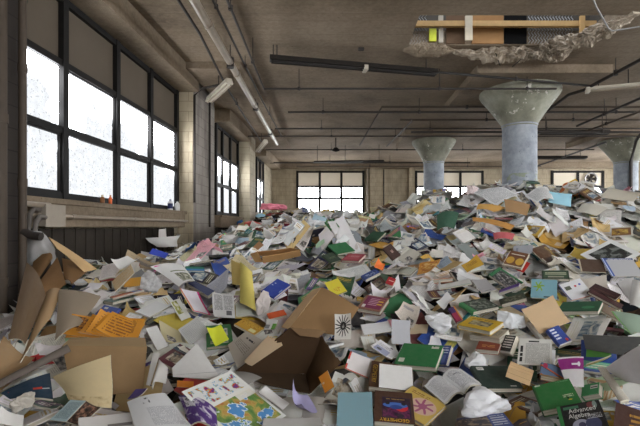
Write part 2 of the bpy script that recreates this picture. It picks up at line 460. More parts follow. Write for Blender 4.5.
# walls out of the photo's sight, with glowing window bands added unseen for fill light
def band_wall(name, along, at, out, a0, a1, wins, z0=2.0, z1=4.3):
    m = MB()
    def bx(x0, x1, za, zb):
        d0, d1 = sorted((at, at + out))
        m.box(x0, x1, d0, d1, za, zb) if along == 'X' else m.box(d0, d1, x0, x1, za, zb)
    edges = [a0] + [e for w in wins for e in w] + [a1]
    for i in range(0, len(edges), 2): bx(edges[i], edges[i + 1], 0, ZC)
    for w in wins: bx(w[0], w[1], 0, z0); bx(w[0], w[1], z1, ZC)
    S(m.build(name, M_WALL_B))
band_wall('wall_right', 'Y', XR, .3, YF - .3, YB, [(-2.5, 2), (3.5, 8.0), (9.5, 14), (15.5, 19.5)])
band_wall('wall_front', 'X', YF, -.3, XL - .3, XR, [(1.2, 5.4), (6.6, 12.4)])
for n, (a, b) in enumerate([(1.2, 5.4), (6.6, 12.4)]):
    window_side('window_%d' % (11 + n), YF, tuple(np.linspace(a + .05, b - .05, 5)), (2.05, 2.8, 3.55, 4.25), 1, blind_rows=(), pane=M_PANE_UNSEEN, along='X')
for n, (a, b) in enumerate([(-2.5, 2), (3.5, 8.0), (9.5, 14), (15.5, 19.5)]):
    window_side('window_%d' % (7 + n), XR, tuple(np.linspace(a + .05, b - .05, 5)), (2.05, 2.8, 3.55, 4.25), -1, blind_rows=(), pane=M_PANE_UNSEEN, blind=M_BLIND)

# ------------------------------------------------------------------ columns
def column_mat():
    k = NT('painted_column', .6, .3)
    p = k.pos(); sep = k.new('ShaderNodeSeparateXYZ'); k.l.new(p, sep.inputs[0]); z = sep.outputs[2]
    n = k.noise(p, 3., 6, .7)
    lo = k.ramp(n, [(.3, lin((122, 128, 136))), (.55, lin((158, 164, 172))), (.75, lin((186, 190, 194)))])
    pits = k.math('GREATER_THAN', k.noise(k.mapv(p, (9, 9, 5)), 2.2, 2), .7)
    lo = k.mix(k.math('MULTIPLY', pits, .6), lo, lin((70, 70, 72)))
    moss = k.math('MULTIPLY', k.math('LESS_THAN', z, 2.75), k.math('GREATER_THAN', k.noise(p, 5., 4), .56))
    lo = k.mix(k.math('MULTIPLY', moss, .6), lo, lin((140, 150, 104)))
    return k.color(lo)
def cap_mat():
    k = NT('painted_capital', .65, .3)
    p = k.pos(); n = k.noise(p, 2.5, 6, .7)
    c = k.ramp(n, [(.3, lin((108, 106, 92))), (.55, lin((142, 141, 124))), (.75, lin((164, 162, 146)))])
    fl = k.math('MULTIPLY', k.math('GREATER_THAN', k.noise(p, 7., 4, .75), .6), k.math('GREATER_THAN', k.noise(p, 1.6, 2), .53))
    return k.color(k.mix(fl, c, lin((206, 202, 190))))
M_COLM, M_CAPM = column_mat(), cap_mat()
for n, (x, y, r, cr, lab) in enumerate(((3.93, 9.25, .36, .84, 'large blue-grey mushroom column rising behind the crest of the paper heap'),
                                (3.2, 14.5, .345, .74, 'slim far mushroom column with green-grey cap, in front of the second back window group'),
                                (9.83, 14.5, .36, .84, 'far mushroom column at the side wall end with a dark pipe running down it'))):
    e = tag(empty('concrete_column', (x, y, 0)), lab, 'column', None, 'thing')
    m = MB((x, y, 0)); m.lathe([(r, 0), (r, 3.78), (r + .02, 3.83)], (x, y, 0)); m.build('shaft', M_COLM, e)
    m = MB((x, y, 0)); m.lathe([(r + .005, 3.78), (r + .02, 3.86), (r + (cr - r) * .28, 4.03), (r + (cr - r) * .62, 4.26), (cr * .975, 4.46), (cr, 4.5), (cr, 4.57)], (x, y, 0)); m.build('capital', M_CAPM, e)
    if n == 2:
        m = MB((x, y, 0)); m.tube([(x - .1, y - r - .05, 0), (x - .1, y - r - .05, 3.8), (x - .3, y - cr - .1, 4.4), (x - .5, y - cr - .6, 4.5)], .05); m.build('pipe', M_PIPE, e)
    hw = 1.3 if n != 1 else 1.15
    m = MB(); m.box(x - hw, x + hw, y - hw + .12, y + hw + .12, 4.565, ZC); S(m.build('trim_%d' % (51 + n), M_CEIL))

# ------------------------------------------------------------------ pipes, conduits and lamps under the ceiling
def pipe(name, pts, r, mat, label, hang=(), cat='pipe', bands=0, n=10):
    e = tag(empty(name, pts[0]), label, cat, 'pipes under the ceiling')
    m = MB(pts[0]); m.tube(pts, r, n); m.build('tube', mat, e)
    for t in hang:      # threaded rods up to the slab
        a, b = Vector(pts[int(t)]), Vector(pts[int(t) + 1]); p = a.lerp(b, t - int(t))
        h = MB(pts[0]); h.tube([p + Vector((0, 0, -r * 1.3)), (p.x, p.y, ZC)], .008, 6); hg = h.build('hanger', M_PIPE, e); h = MB(pts[0]); h.tube([p + Vector((0, 0, -r * 1.4)), p + Vector((0, 0, r * 1.6))], r * .9 + .012, 8); h.build('clamp', M_PIPE, hg)
    for i in range(bands):
        a, b = Vector(pts[0]), Vector(pts[-1]); p = a.lerp(b, (i + .5) / bands); d = (b - a).normalized() * .04
        h = MB(pts[0]); h.tube([p - d, p + d], r * 1.18, n); h.build('coupling', mat, e)
    return e
pipe('ceiling_pipe', [(-1.66, 1.2, 4.41), (-1.83, 5.44, 4.41), (-2.17, 14.23, 4.41)], .058, M_PIPE_LIGHT, 'thick pale silvery pipe running the length of the ceiling beside the windows', (.7, 1.2, 1.5, 1.8), bands=7)
pipe('ceiling_pipe', [(-1.5, 1.5, 4.54), (-1.83, 9.71, 4.54), (-1.93, 13.71, 4.54)], .018, M_PIPE, 'thin dark pipe running close alongside the thick pale pipe', (.5, .75, 1.3))
pipe('ceiling_pipe', [(-1.2, 1.5, 4.33), (-1.52, 8.29, 4.33), (4.25, 8.29, 4.33)], .02, M_PIPE, 'dark pipe that turns a corner to cross in front of the large column capital', (.55, .8, 1.12, 1.6, 1.9))
pipe('ceiling_pipe', [(-1.28, 10.16, 4.38), (9.3, 10.16, 4.38)], .024, M_PIPE, 'dark cross pipe with an open end, next one behind the large column', (.08, .3, .52, .75))
pipe('ceiling_pipe', [(-1.93, 12.26, 4.47), (9.4, 12.26, 4.47)], .022, M_PIPE, 'dark cross pipe hung just before the slim far column', (.12, .4, .7))
pipe('ceiling_pipe', [(-3.0, 13.27, 4.47), (10.5, 13.27, 4.47)], .02, M_PIPE, 'long dark cross pipe reaching from the window wall over the whole loft', (.2, .35, .6))
pipe('ceiling_pipe', [(-2.8, 15.6, 4.47), (9.4, 15.6, 4.47)], .022, M_PIPE, 'dark cross pipe just behind the slim far column', (.2, .4, .6))
pipe('ceiling_pipe', [(.67, 14.86, 4.5), (1., 10.25, 4.53), (9.3, 10.25, 4.53)], .03, M_PIPE_BROWN, 'brown pipe bending from the back into a cross run behind the column', (1.25, 1.5))
pipe('ceiling_pipe', [(1.88, 10.98, 4.4), (1.59, 14.55, 4.4)], .026, M_PIPE_BROWN, 'short brown pipe running away toward the slim far column', ())
pipe('ceiling_pipe', [(-3.1, 18.3, 4.4), (5.62, 18.3, 4.4)], .03, M_PIPE, 'dark cross pipe near the back windows', (.3, .6))
pipe('ceiling_pipe', [(-2.0, 18.9, 4.33), (9.0, 18.9, 4.33)], .024, M_PIPE_BROWN, 'brown cross pipe nearest the back windows', (.3, .7))
pipe('ceiling_pipe', [(5.13, 6.3, 4.45), (5.05, 8.75, 4.45), (4.85, 8.95, 4.42), (5.1, 11.04, 4.41)], .032, M_PIPE, 'dark pipe jogging past the side of the large capital', (.6,))
pipe('ceiling_pipe', [(6.43, 11.44, 4.35), (6.37, 7.4, 4.35)], .03, M_PIPE, 'dark lengthwise pipe, nearer of two beyond the large column', (.3, .7))
pipe('ceiling_pipe', [(6.9, 12.29, 4.3), (7.06, 8.0, 4.3)], .026, M_PIPE_BROWN, 'brown lengthwise pipe, farther of two beyond the large column', (.3, .7))
pipe('ceiling_pipe', [(8.43, 18.07, 4.22), (8.18, 12.97, 4.22)], .03, M_PIPE, 'dark lengthwise pipe leading to the third back window group', (.5,))
pipe('ceiling_pipe', [(1.6, 11.36, 4.5), (9.4, 11.36, 4.5)], .028, M_PIPE_BROWN, 'brown cross pipe, upper of two stacked behind the large column', (.3, .6))
pipe('ceiling_pipe', [(1.92, 11.5, 4.2), (9.4, 11.5, 4.2)], .03, M_PIPE, 'dark cross pipe, lower of two stacked behind the large column', (.35, .7))
pipe('ceiling_pipe', [(-2.0, 4.0, 4.47), (-2.1, 6.26, 4.47), (-2.34, 8.56, 4.47), (-2.51, 10.98, 4.47), (-2.7, 14.55, 4.47)], .02, M_PIPE, 'thin dark wavering conduit nearest the window wall', (.5, 2.5))
pipe('conduit', [(-3.0, 8.6, 2.1), (-3.0, 8.6, 4.3), (-2.79, 8.5, 4.41), (-2.28, 8.4, 4.47)], .024, M_PIPE, 'dark conduit climbing the pier corner and bending under the ceiling', (), 'conduit')
pipe('conduit', [(-3.03, 9.7, 1.6), (-3.03, 9.7, 4.55)], .022, M_PIPE, 'thin vertical conduit on the face of the grey pier', (), 'conduit')
pipe('conduit', [(1.28, YB - .1, 1.5), (1.28, YB - .1, 4.45)], .05, M_PIPE_LIGHT, 'pale standpipe beside the first back window group', (), 'conduit')
pipe('conduit', [(2.08, YB - .18, 1.5), (2.08, YB - .18, 4.4)], .03, M_PIPE, 'dark standpipe on the bare back wall', (), 'conduit')
pipe('conduit', [(1.8, 7.86, 4.5), (5.02, 8.5, 4.46)], .022, M_LAMPDARK, 'dark conduit continuing from the long lamp past the column capital', (.5,), 'conduit')
# thin steel wire hanging from the broken slab
tag(MB((3.11, 5.36, 4.7)).tube([(3.0, 5.2, 4.72), (3.5, 5.75, 4.6), (4.02, 6.3, 4.57), (4.1, 6.34, 4.56), (4.7, 6.19, 4.6), (5.2, 6.1, 4.7)], .012, 8).build('steel_wire', M_STEEL), 'thin grey wire looping from the ceiling at the broken hole', 'wire')

def lamp(a, b, label, w=.13, h=.07, mat=M_LAMP, tube=True, rods=(.15, .5, .85), brackets=(.55,)):
    a, b = Vector(a), Vector(b); e = tag(empty('fluorescent_lamp', a), label, 'lamp', 'strip lamps on the ceiling')
    d = (b - a).normalized(); s = d.cross(Vector((0, 0, 1))).normalized(); up = Vector((0, 0, 1))
    def bar(mb, p, q, w0, z0, w1, z1):
        vs = [p - s * w0 + up * z0, p + s * w0 + up * z0, p + s * w1 + up * z1, p - s * w1 + up * z1, q - s * w0 + up * z0, q + s * w0 + up * z0, q + s * w1 + up * z1, q - s * w1 + up * z1]
        mb.add(vs, [(0, 1, 2, 3), (7, 6, 5, 4), (0, 4, 5, 1), (1, 5, 6, 2), (2, 6, 7, 3), (3, 7, 4, 0)])
    m = MB(a); bar(m, a, b, w * .5, 0, w * .32, h); m.build('housing', mat, e)
    if tube:
        for o in (-.25, .25):
            t = MB(a); t.tube([a + s * w * o - up * .022 + d * .03, b + s * w * o - up * .022 - d * .03], .014, 8); t.build('lamp_tube', M_LAMPDARK if mat is M_LAMPDARK else M_PIPE_LIGHT, e)
    for t in rods:
        p = a.lerp(b, t); r = MB(a); r.tube([p + up * h, (p.x, p.y, ZC)], .01, 6); r.build('hanger', M_PIPE, e)
    for t in brackets:
        p = a.lerp(b, t); r = MB(a); bar(r, p - d * .035, p + d * .035, w * .58, -.05, w * .58, h * .4); r.build('bracket', M_LAMP, e)
    return e
lamp((-1.22, 7.19, 4.45), (1.79, 7.84, 4.45), 'long dark strip lamp hanging askew with one pale bracket', .16, .09, M_LAMPDARK, rods=(.02, .04, .93))
lamp((4.99, 8.55, 4.38), (6.4, 8.1, 4.38), 'white strip lamp beside the large column capital', .12, .06, brackets=(.02,))
lamp((-2.75, 8.75, 4.2), (-2.1, 7.9, 4.3), 'stubby white strip lamp at the pier between the first two windows', .16, .1, brackets=(), rods=(.5,))
lamp((-2.9, 14.6, 4.2), (-2.4, 13.4, 4.3), 'white strip lamp at the pier before the third window', .16, .1, brackets=(), rods=(.5,))
lamp((-1.04, 16.15, 4.08), (1.63, 15.91, 4.08), 'slim far strip lamp hung on three rods before the back windows', .1, .06, M_LAMPDARK, rods=(.05, .45, .93), brackets=())
lamp((5.6, 11.9, 4.25), (7.6, 11.9, 4.25), 'dark strip lamp among the cross pipes behind the column', .16, .09, M_LAMPDARK, rods=(.1, .9), brackets=())
lamp((6.9, 15.9, 4.2), (9.3, 15.9, 4.2), 'dark strip lamp far back before the third window group', .16, .09, M_LAMPDARK, rods=(.1, .9), brackets=())
b = tag(empty('hanging_bell', (-.18, 14.71, 4.3)), 'small round black bell hanging below the far ceiling', 'bell')
m = MB((-.18, 14.71, 4.3)); m.lathe([(0, .08), (.06, .08), (.13, .0), (.13, -.03), (.0, -.07)], (-.18, 14.71, 4.3), 20); m.build('gong', M_BLACK, b)
m = MB((-.18, 14.71, 4.3)); m.tube([(-.18, 14.71, 4.38), (-.18, 14.71, ZC)], .02, 8); m.build('stem', M_PIPE, b)

# ------------------------------------------------------------------ the hole in the ceiling
# cavity walls above the slab
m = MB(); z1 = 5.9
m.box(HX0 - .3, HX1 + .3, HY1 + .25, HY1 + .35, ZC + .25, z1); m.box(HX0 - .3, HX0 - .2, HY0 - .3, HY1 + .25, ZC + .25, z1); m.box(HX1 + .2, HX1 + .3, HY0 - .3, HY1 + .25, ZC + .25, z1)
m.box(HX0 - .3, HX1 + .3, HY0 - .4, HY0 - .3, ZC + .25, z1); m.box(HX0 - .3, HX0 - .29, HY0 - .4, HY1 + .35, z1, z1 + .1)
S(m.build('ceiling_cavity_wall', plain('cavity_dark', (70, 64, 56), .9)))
def hole_item(name, boxes, mat, label, cat):
    x0 = boxes[0]; m = MB((x0[0], x0[2], x0[4]))
    for b in boxes: m.box(*b)
    return tag(m.build(name, mat), label, cat)
hole_item('timber_joist', [(HX0 - .1, HX1 + .1, HY1 - .12, HY1 - .05, 5.0, 5.09)], M_WOOD, 'long raw timber joist spanning the hole in the ceiling', 'joist')
hole_item('timber_post', [(2.09, 2.21, HY1 - .17, HY1 - .13, 4.74, 5.15)], plain('whitened_timber', (206, 192, 168), .8), 'pale upright timber between the two brown boards in the hole', 'post')
hole_item('timber_post', [(4.02, 4.1, HY1 - .17, HY1 - .13, 4.74, 5.15)], M_WOOD, 'upright timber at the column end of the hole', 'post')
hole_item('fibre_board', [(1.8, 2.12, HY1 - .04, HY1 - .01, 4.74, 5.3)], plain('dark_brown_board', (96, 74, 54), .85), 'dark brown board in the hole beside the pale upright', 'board')
hole_item('fibre_board', [(2.24, 2.78, HY1 - .04, HY1 - .01, 4.74, 5.3)], M_PLY, 'tan board in the hole beside the dark gap', 'board')
hole_item('cable_jacket', [(1.5, 1.62, HY1 - .09, HY1 - .05, 4.76, 4.97)], plain('lime_yellow_plastic', (196, 200, 60), .5), 'scrap of lime yellow plastic in the corner of the hole', 'scrap')
# expanded metal lath: a diamond lattice of thin strands
hole_item('dark_gap_sheet', [(2.8, 3.18, HY1 - .03, HY1 - .01, 4.74, 5.3)], M_BLACK, 'black sheet standing in for the dark gap between tan board and metal lath', 'panel')  # black sheet put where only a shadowed gap shows
hole_item('pale_strip', [(1.66, 1.74, HY1 - .08, HY1 - .05, 4.74, 5.2)], plain('pale_batten', (176, 166, 150), .8), 'pale batten in the hole beside the lime yellow scrap', 'batten')
lm = MB((3.2, HY1 - .04, 4.74))
for i in range(15):
    x = 3.22 + i * .052
    pts = [(x + (.018 if j % 2 else -.018), HY1 - .04, 4.74 + j * .045) for j in range(12)]
    lm.tube(pts, .007, 5)
tag(lm.build('metal_lath', M_STEEL), 'grey expanded metal lath hanging in the hole', 'lath')
lm = MB((1.3, HY1 - .03, 4.74))
for i in range(6):
    x = 1.2 + i * .05
    lm.tube([(x + (.018 if j % 2 else -.018), HY1 - .02, 4.74 + j * .045) for j in range(12)], .006, 5)
tag(lm.build('metal_lath', M_STEEL), 'small strip of metal lath in the corner of the hole by yellow scrap', 'lath')

# ragged rim of spalled concrete along the far and column sides of the hole
from mathutils import noise as mnoise
def rubble(name, path, label, rad=.12, seed=0, flat=.6, mat=M_BROKEN, amp=.55):
    m = MB(path[0]); nseg = 110; nr = 30
    pts = []
    P = [Vector(p) for p in path]
    L = [0]
    for i in range(len(P) - 1): L.append(L[-1] + (P[i + 1] - P[i]).length)
    vs = []; fs = []
    for s in range(nseg + 1):
        d = L[-1] * s / nseg; i = max(j for j in range(len(P) - 1) if L[j] <= d + 1e-6)
        p = P[i].lerp(P[i + 1], (d - L[i]) / (L[i + 1] - L[i])); t = (P[i + 1] - P[i]).normalized()
        a = t.cross(Vector((0, 0, 1))).normalized(); b = Vector((0, 0, 1))
        taper = min(1, .25 + 3 * min(s, nseg - s) / nseg)
        for k in range(nr):
            th = 2 * math.pi * k / nr
            dirn = a * math.cos(th) * 1.35 + b * math.sin(th) * flat
            q = p + dirn * rad
            nn = mnoise.noise(q * 7 + Vector((seed, 0, 0))) * .7 + mnoise.noise(q * 19 + Vector((seed, 3, 0))) * .45 + mnoise.noise(q * 45) * .4
            vs.append(p + dirn * rad * taper * (1 + amp * nn * 1.6))
    for s in range(nseg):
        for k in range(nr): fs.append((s * nr + k, s * nr + (k + 1) % nr, (s + 1) * nr + (k + 1) % nr, (s + 1) * nr + k))
    m.add(vs, fs)
    m.add(vs[:nr], [tuple(reversed(range(nr)))]); m.add(vs[-nr:], [tuple(range(nr))])
    return tag(m.build(name, mat), label, 'concrete')
rubble('broken_concrete_slab', [(1.1, 7.36, 4.7), (1.6, 7.36, 4.7), (1.98, 7.38, 4.69)], 'smooth grey lump of broken concrete at the window side of the hole', .14, 3, .62, M_CONC, .2)
rubble('broken_concrete_edge', [(1.95, 7.42, 4.71), (2.4, 7.5, 4.69), (2.9, 7.52, 4.68), (3.4, 7.42, 4.69), (3.75, 7.2, 4.7), (4.05, 6.85, 4.71), (4.25, 6.4, 4.72), (4.3, 6.1, 4.72)], 'ragged hanging rim of crumbling concrete along the far side of the hole', .17, 9, .55)
rubble('broken_concrete_chunk', [(3.55, 7.6, 4.67), (3.75, 7.5, 4.66), (4.0, 7.25, 4.69)], 'pale crumbled concrete chunk dangling nearest the column capital', .13, 21, .7)
for n, (p, q) in enumerate((((2.7, 7.35, 4.66), (2.86, 7.55, 4.5)), ((3.3, 7.35, 4.66), (3.1, 7.6, 4.5)))):
    tag(MB(p).tube([p, q], .008, 6).build('bent_rebar', M_PIPE), ('short bent bar poking down from the middle of the broken rim', 'second short bar poking down from the rim, toward the column')[n], 'rebar')
for n, (x, y) in enumerate(((.35, 7.33),)):
    tag(MB((x, y, ZC)).box(x - .05, x + .05, y - .03, y + .03, ZC - .04, ZC).build('junction_box', M_PIPE), 'small dark box on the ceiling just behind the long askew lamp', 'box')

# ------------------------------------------------------------------ things on the left wall and sill
pipe('wall_pipe', [(-2.97, 3.66, .4), (-2.97, 3.66, 4.7)], .05, M_PIPE_BROWN, 'thick vertical pipe on the near grey pier, farther from the window', (), 'pipe', 3)
pipe('wall_pipe', [(-2.98, 3.93, .4), (-2.98, 3.93, 4.7)], .034, M_PIPE_BROWN, 'slim vertical pipe on the near pier right beside the first window', (), 'pipe', 4)
pipe('wall_pipe', [(-3.14, 4.2, 1.72), (-3.14, 8.6, 1.72)], .024, M_PIPE_LIGHT, 'pale horizontal conduit along the face of the window sill', (), 'pipe', 3)
e = tag(empty('junction_box', (-3.12, 4.42, 1.6)), 'grey metal junction box on the sill face under the first window', 'box')
m = MB(e.location); m.box(-3.21, -3.08, 4.38, 4.67, 1.61, 1.83); m.build('body', plain('box_grey', (150, 140, 128), .6), e)
m = MB(e.location); m.box(-3.08, -3.068, 4.37, 4.68, 1.6, 1.84); m.build('cover', plain('box_cover', (164, 154, 140), .6), e)
for n, (z, dx) in enumerate(((1.82, 0), (1.74, .03))):
    z -= .04; m = MB((-3.12 + dx * 2, 4.37, z)); m.tube([(-3.14 + dx * 2, 4.375, z), (-3.13 + dx * 2, 4.28, z + .01), (-3.11 + dx * 2, 4.2, z - .05), (-3.1 + dx * 2, 4.16, z - .2), (-3.1 + dx * 2, 4.15, z - .5)], .024, 10)
    tag(m.build('flexible_hose', plain('hose_grey', (104, 98, 92), .5)), ('upper ribbed grey hose bending down from the junction box', 'lower ribbed grey hose bending down from the junction box')[n], 'hose')
m = MB((-2.98, 3.9, 1.5)); m.tube([(-2.98, 3.93, 1.56), (-2.9, 3.95, 1.52), (-2.82, 3.95, 1.51)], .04, 10); tag(m.build('pipe_elbow', M_PIPE), 'dark open pipe elbow poking through the clear plastic bag', 'pipe')
m = MB((-3.05, 4.05, 1.83)); m.tube([(-3.12, 3.98, 1.83), (-3.12, 4.5, 1.83)], .028, 10); tag(m.build('pipe_stub', M_PIPE_LIGHT), 'short pale pipe stub between the pier and the junction box', 'pipe')

def revolve(name, prof, loc, mats, label, cat, splits):
    """bottle-like thing: parts split by profile index"""
    e = tag(empty(name, loc), label, cat, None)
    for (i0, i1, pn, mt) in splits:
        m = MB(loc); m.lathe(prof[i0:i1], loc, 20); m.build(pn, mt, e)
    return e
PB = [(0, 0), (.045, 0), (.048, .01), (.048, .03), (.048, .13), (.046, .15), (.03, .175), (.02, .185), (.02, .205), (.0, .207)]
revolve('bottle', PB, (-3.26, 8.02, 1.92), None, 'white bottle with a dark blue label on the window sill', 'bottle', ((0, 4, 'base', plain('bw', (206, 204, 204), .4)), (3, 5, 'paper_label', plain('bl', (34, 40, 84), .5)), (4, 8, 'shoulder', plain('bw2', (206, 204, 204), .4)), (7, 10, 'cap', plain('bc', (60, 64, 110), .4))))
revolve('bottle', [(r * 1.05, z * .9) for r, z in PB], (-3.28, 8.42, 1.92), None, 'plain white bottle on the window sill, nearer the pier', 'bottle', ((0, 8, 'body', plain('bw3', (214, 212, 208), .4)), (7, 10, 'cap', plain('bc2', (226, 224, 220), .4))))
PT = [(0, 0), (.02, 0), (.022, .005), (.022, .09), (.012, .1), (.012, .13), (0, .132)]
revolve('glue_tube', PT, (-3.25, 5.92, 1.92), None, 'slim orange tube on the window sill', 'tube', ((0, 5, 'body', plain('or', (226, 104, 50), .5)), (4, 7, 'cap', plain('or2', (210, 150, 110), .5))))
revolve('jar', [(r * 1.3, z * .9) for r, z in PT], (-3.25, 5.72, 1.92), None, 'short brown jar on the window sill beside the orange tube', 'jar', ((0, 5, 'body', plain('br', (122, 78, 44), .5)), (4, 7, 'cap', plain('br2', (206, 190, 160), .5))))

# dark green rag hanging at the top of the first window
P = np.zeros((9, 14, 3))
for i in range(9):
    for j in range(14):
        u, v = i / 8, j / 13
        P[i, j] = (-3.22 + .035 * math.sin(u * 9 + v * 3) + .02 * math.sin(v * 11), 3.98 + .3 * u * (.7 + .5 * math.sin(v * 5) ** 2), 3.72 + v * .75 + .04 * math.sin(u * 7))
tag(MB((-3.2, 4.1, 3.7)).grid(P, th=.012).build('hanging_rag', plain('green_rag', (62, 66, 52), .9, var=.4)), 'dark green rag hanging at the top corner of the first window', 'rag')

# round extractor fan set in a painted pane of the third back window group
f = tag(empty('extractor_fan', (11.0 + 1.2, YB - .03, 3.94)), 'round extractor fan set in an upper pane of the far back window', 'fan')
fx = 12.2; fo = f.location
m = MB(fo)
vs = []; n = 28
for r, y in ((.30, 0), (.32, -.1), (.27, -.1), (.26, 0)):
    for k in range(n): vs.append((fx + r * math.cos(2 * math.pi * k / n), YB - .04 + y, 3.94 + r * math.sin(2 * math.pi * k / n)))
m.add(vs, [(a * n + k, a * n + (k + 1) % n, ((a + 1) % 4) * n + (k + 1) % n, ((a + 1) % 4) * n + k) for a in range(4) for k in range(n)])
m.build('fan_ring', M_STEEL, f)
m = MB(fo); m.tube([(fx, YB - .03, 3.94), (fx, YB - .14, 3.94)], .07, 14); m.build('motor', M_PIPE, f)
for k in range(5):
    a = 2 * math.pi * k / 5; m = MB(fo)
    c, s_ = math.cos(a), math.sin(a); P4 = []
    for r, w, yy in ((.06, .04, 0), (.25, .1, 0)):
        for sg in (-1, 1): P4.append((fx + r * c - sg * w * s_, YB - .07 + sg * .03, 3.94 + r * s_ + sg * w * c))
    Pg = np.array([[P4[0], P4[2]], [P4[1], P4[3]]]); m.grid(Pg, th=.006); m.build('blade', M_PIPE, f)
# ------------------------------------------------------------------ the heap: ground shape in metres (unscaled survey points, scaled by K about eye height)
K = 1.25
CTL = np.array([[-1.3,1.7,0.79],[-0.96,1.75,0.77],[-0.6,1.8,0.75],[-0.18,1.85,0.72],[0.27,1.9,0.7],[0.69,1.82,0.74],[1.08,1.75,0.77],[1.25,1.75,0.77],[-1.49,1.95,0.84],[-1.47,2.2,0.85],[-1.16,2.3,0.82],[-0.79,2.35,0.8],[-0.23,2.4,0.75],[0.34,2.4,0.78],[0.89,2.35,0.8],[1.42,2.3,0.82],[1.64,2.3,0.87],[-2.29,3.0,1.08],[-1.97,2.95,1.09],[-1.56,3.1,1.06],[-1.06,3.15,1.05],[-0.08,3.2,1.04],[0.44,3.1,1.06],[1.15,3.05,1.07],[1.85,3.0,1.08],[2.24,2.95,1.09],[-2.65,3.7,1.29],[-2.64,4.6,1.22],[-2.05,4.5,1.23],[-1.44,4.3,1.26],[-0.11,4.3,1.26],[1.01,3.9,1.29],[2.34,3.8,1.3],[3.07,3.8,1.3],[-2.91,6.4,1.31],[-2.55,7.6,1.42],[-1.1,6.5,1.48],[-0.01,5.8,1.49],[1.25,4.8,1.51],[2.84,4.6,1.51],[3.82,4.6,1.51],[-2.49,11.5,1.98],[-0.88,9.0,1.86],[0.7,7.5,1.81],[1.45,5.6,1.76],[2.26,5.3,1.75],[3.45,5.2,1.75],[4.44,5.2,1.75],[-2.45,13.0,2.22],[-1.46,12.0,2.2],[0.24,11.0,2.07],[1.26,9.0,2.01],[1.61,7.6,2.07],[1.9,7.0,2.13],[2.27,6.4,2.18],[2.64,6.2,2.18],[3.09,6.2,2.18],[3.6,6.2,2.12],[4.12,6.2,2.06],[4.71,6.2,2.03],[5.59,6.2,2.03],[2.7,7.6,1.9],[4.0,7.6,1.85],[1.5,8.6,1.85],[2.7,10.0,1.6],[5.0,10.0,1.5],[7.0,6.0,1.8],[7.0,9.0,1.5],[7.0,3.0,1.2],[4.5,3.0,1.1],[6.0,1.5,0.8],[3.0,1.0,0.7],[0.0,1.0,0.62],[-2.0,1.0,0.66],[-3.0,1.0,0.7],[-3.0,2.0,0.85],[-3.0,3.0,1.05],[-2.7,14.5,2.0],[0.0,14.0,2.0],[2.0,13.0,1.8],[5.0,13.0,1.4],[8.0,13.0,1.2],[-2.7,16.5,1.9],[0.0,16.5,1.8],[4.0,16.5,1.4],[8.0,16.5,1.2],[-2.7,10.0,1.45],[-2.7,8.0,1.35],[-2.7,6.5,1.28]])
_n = len(CTL)
_A = np.zeros((_n + 3, _n + 3)); _A[:_n, :_n] = np.linalg.norm(CTL[:, None, :2] - CTL[None, :, :2], axis=2) - np.eye(_n) * .25
_A[:_n, _n] = 1; _A[:_n, _n + 1:] = CTL[:, :2]; _A[_n, :_n] = 1; _A[_n + 1:, :_n] = CTL[:, :2].T
_W = np.linalg.solve(_A, np.r_[CTL[:, 2], 0, 0, 0])
def heap(x, y):
    x = np.asarray(x, float) / K; y = np.asarray(y, float) / K
    r = np.sqrt((x[..., None] - CTL[:, 0]) ** 2 + (y[..., None] - CTL[:, 1]) ** 2)
    return 1.6 + (r @ _W[:_n] + _W[_n] + _W[_n + 1] * x + _W[_n + 2] * y - 1.6) * K

GX0, GX1, GY0, GY1, CS = -3.36, 11.0, 1.3, 20.5, .03
NX, NY = int((GX1 - GX0) / CS) + 1, int((GY1 - GY0) / CS) + 1
gx = GX0 + np.arange(NX) * CS; gy = GY0 + np.arange(NY) * CS
XX, YY = np.meshgrid(gx, gy, indexing='ij')
def smooth_noise(cell, amp):
    cx, cy = int((GX1 - GX0) / cell) + 3, int((GY1 - GY0) / cell) + 3
    g = nrs.rand(cx, cy) - .5
    fx, fy = (XX - GX0) / cell, (YY - GY0) / cell
    i, j = fx.astype(int), fy.astype(int); a, b = fx - i, fy - j
    a = a * a * (3 - 2 * a); b = b * b * (3 - 2 * b)
    return amp * 2 * ((g[i, j] * (1 - a) + g[i + 1, j] * a) * (1 - b) + (g[i, j + 1] * (1 - a) + g[i + 1, j + 1] * a) * b)
Hbase = np.concatenate([heap(XX[i:i + 40], YY[i:i + 40]) for i in range(0, NX, 40)])
Hbase = Hbase - .18 - .06 * np.clip((YY - 5) / 2, 0, 1) + smooth_noise(.62, .09) + smooth_noise(.3, .08) + smooth_noise(.16, .03)
HM = Hbase.copy()
CEILM = np.full_like(HM, 9.)
EYE = np.array([0, 0, 1.6])

def keep_clear(q, depth=.75):
    """nothing loose may bury a laid-out thing: lowers the allowed heap height under it and just in front of it"""
    q = np.array(q); n = 14
    for a in np.linspace(0, 1, n):
        for b in np.linspace(0, 1, n):
            p = (q[0] * (1 - a) + q[1] * a) * (1 - b) + (q[3] * (1 - a) + q[2] * a) * b
            d = EYE - p; L = np.linalg.norm(d[:2])
            t = np.arange(0, min(depth, L * .4), CS * .8) / L
            z = p[2] + d[2] * t - .012
            i = ((p[0] + d[0] * t - GX0) / CS).round().astype(int); j = ((p[1] + d[1] * t - GY0) / CS).round().astype(int)
            ok = (i >= 0) & (i < NX) & (j >= 0) & (j < NY)
            np.minimum.at(CEILM, (i[ok], j[ok]), z[ok])

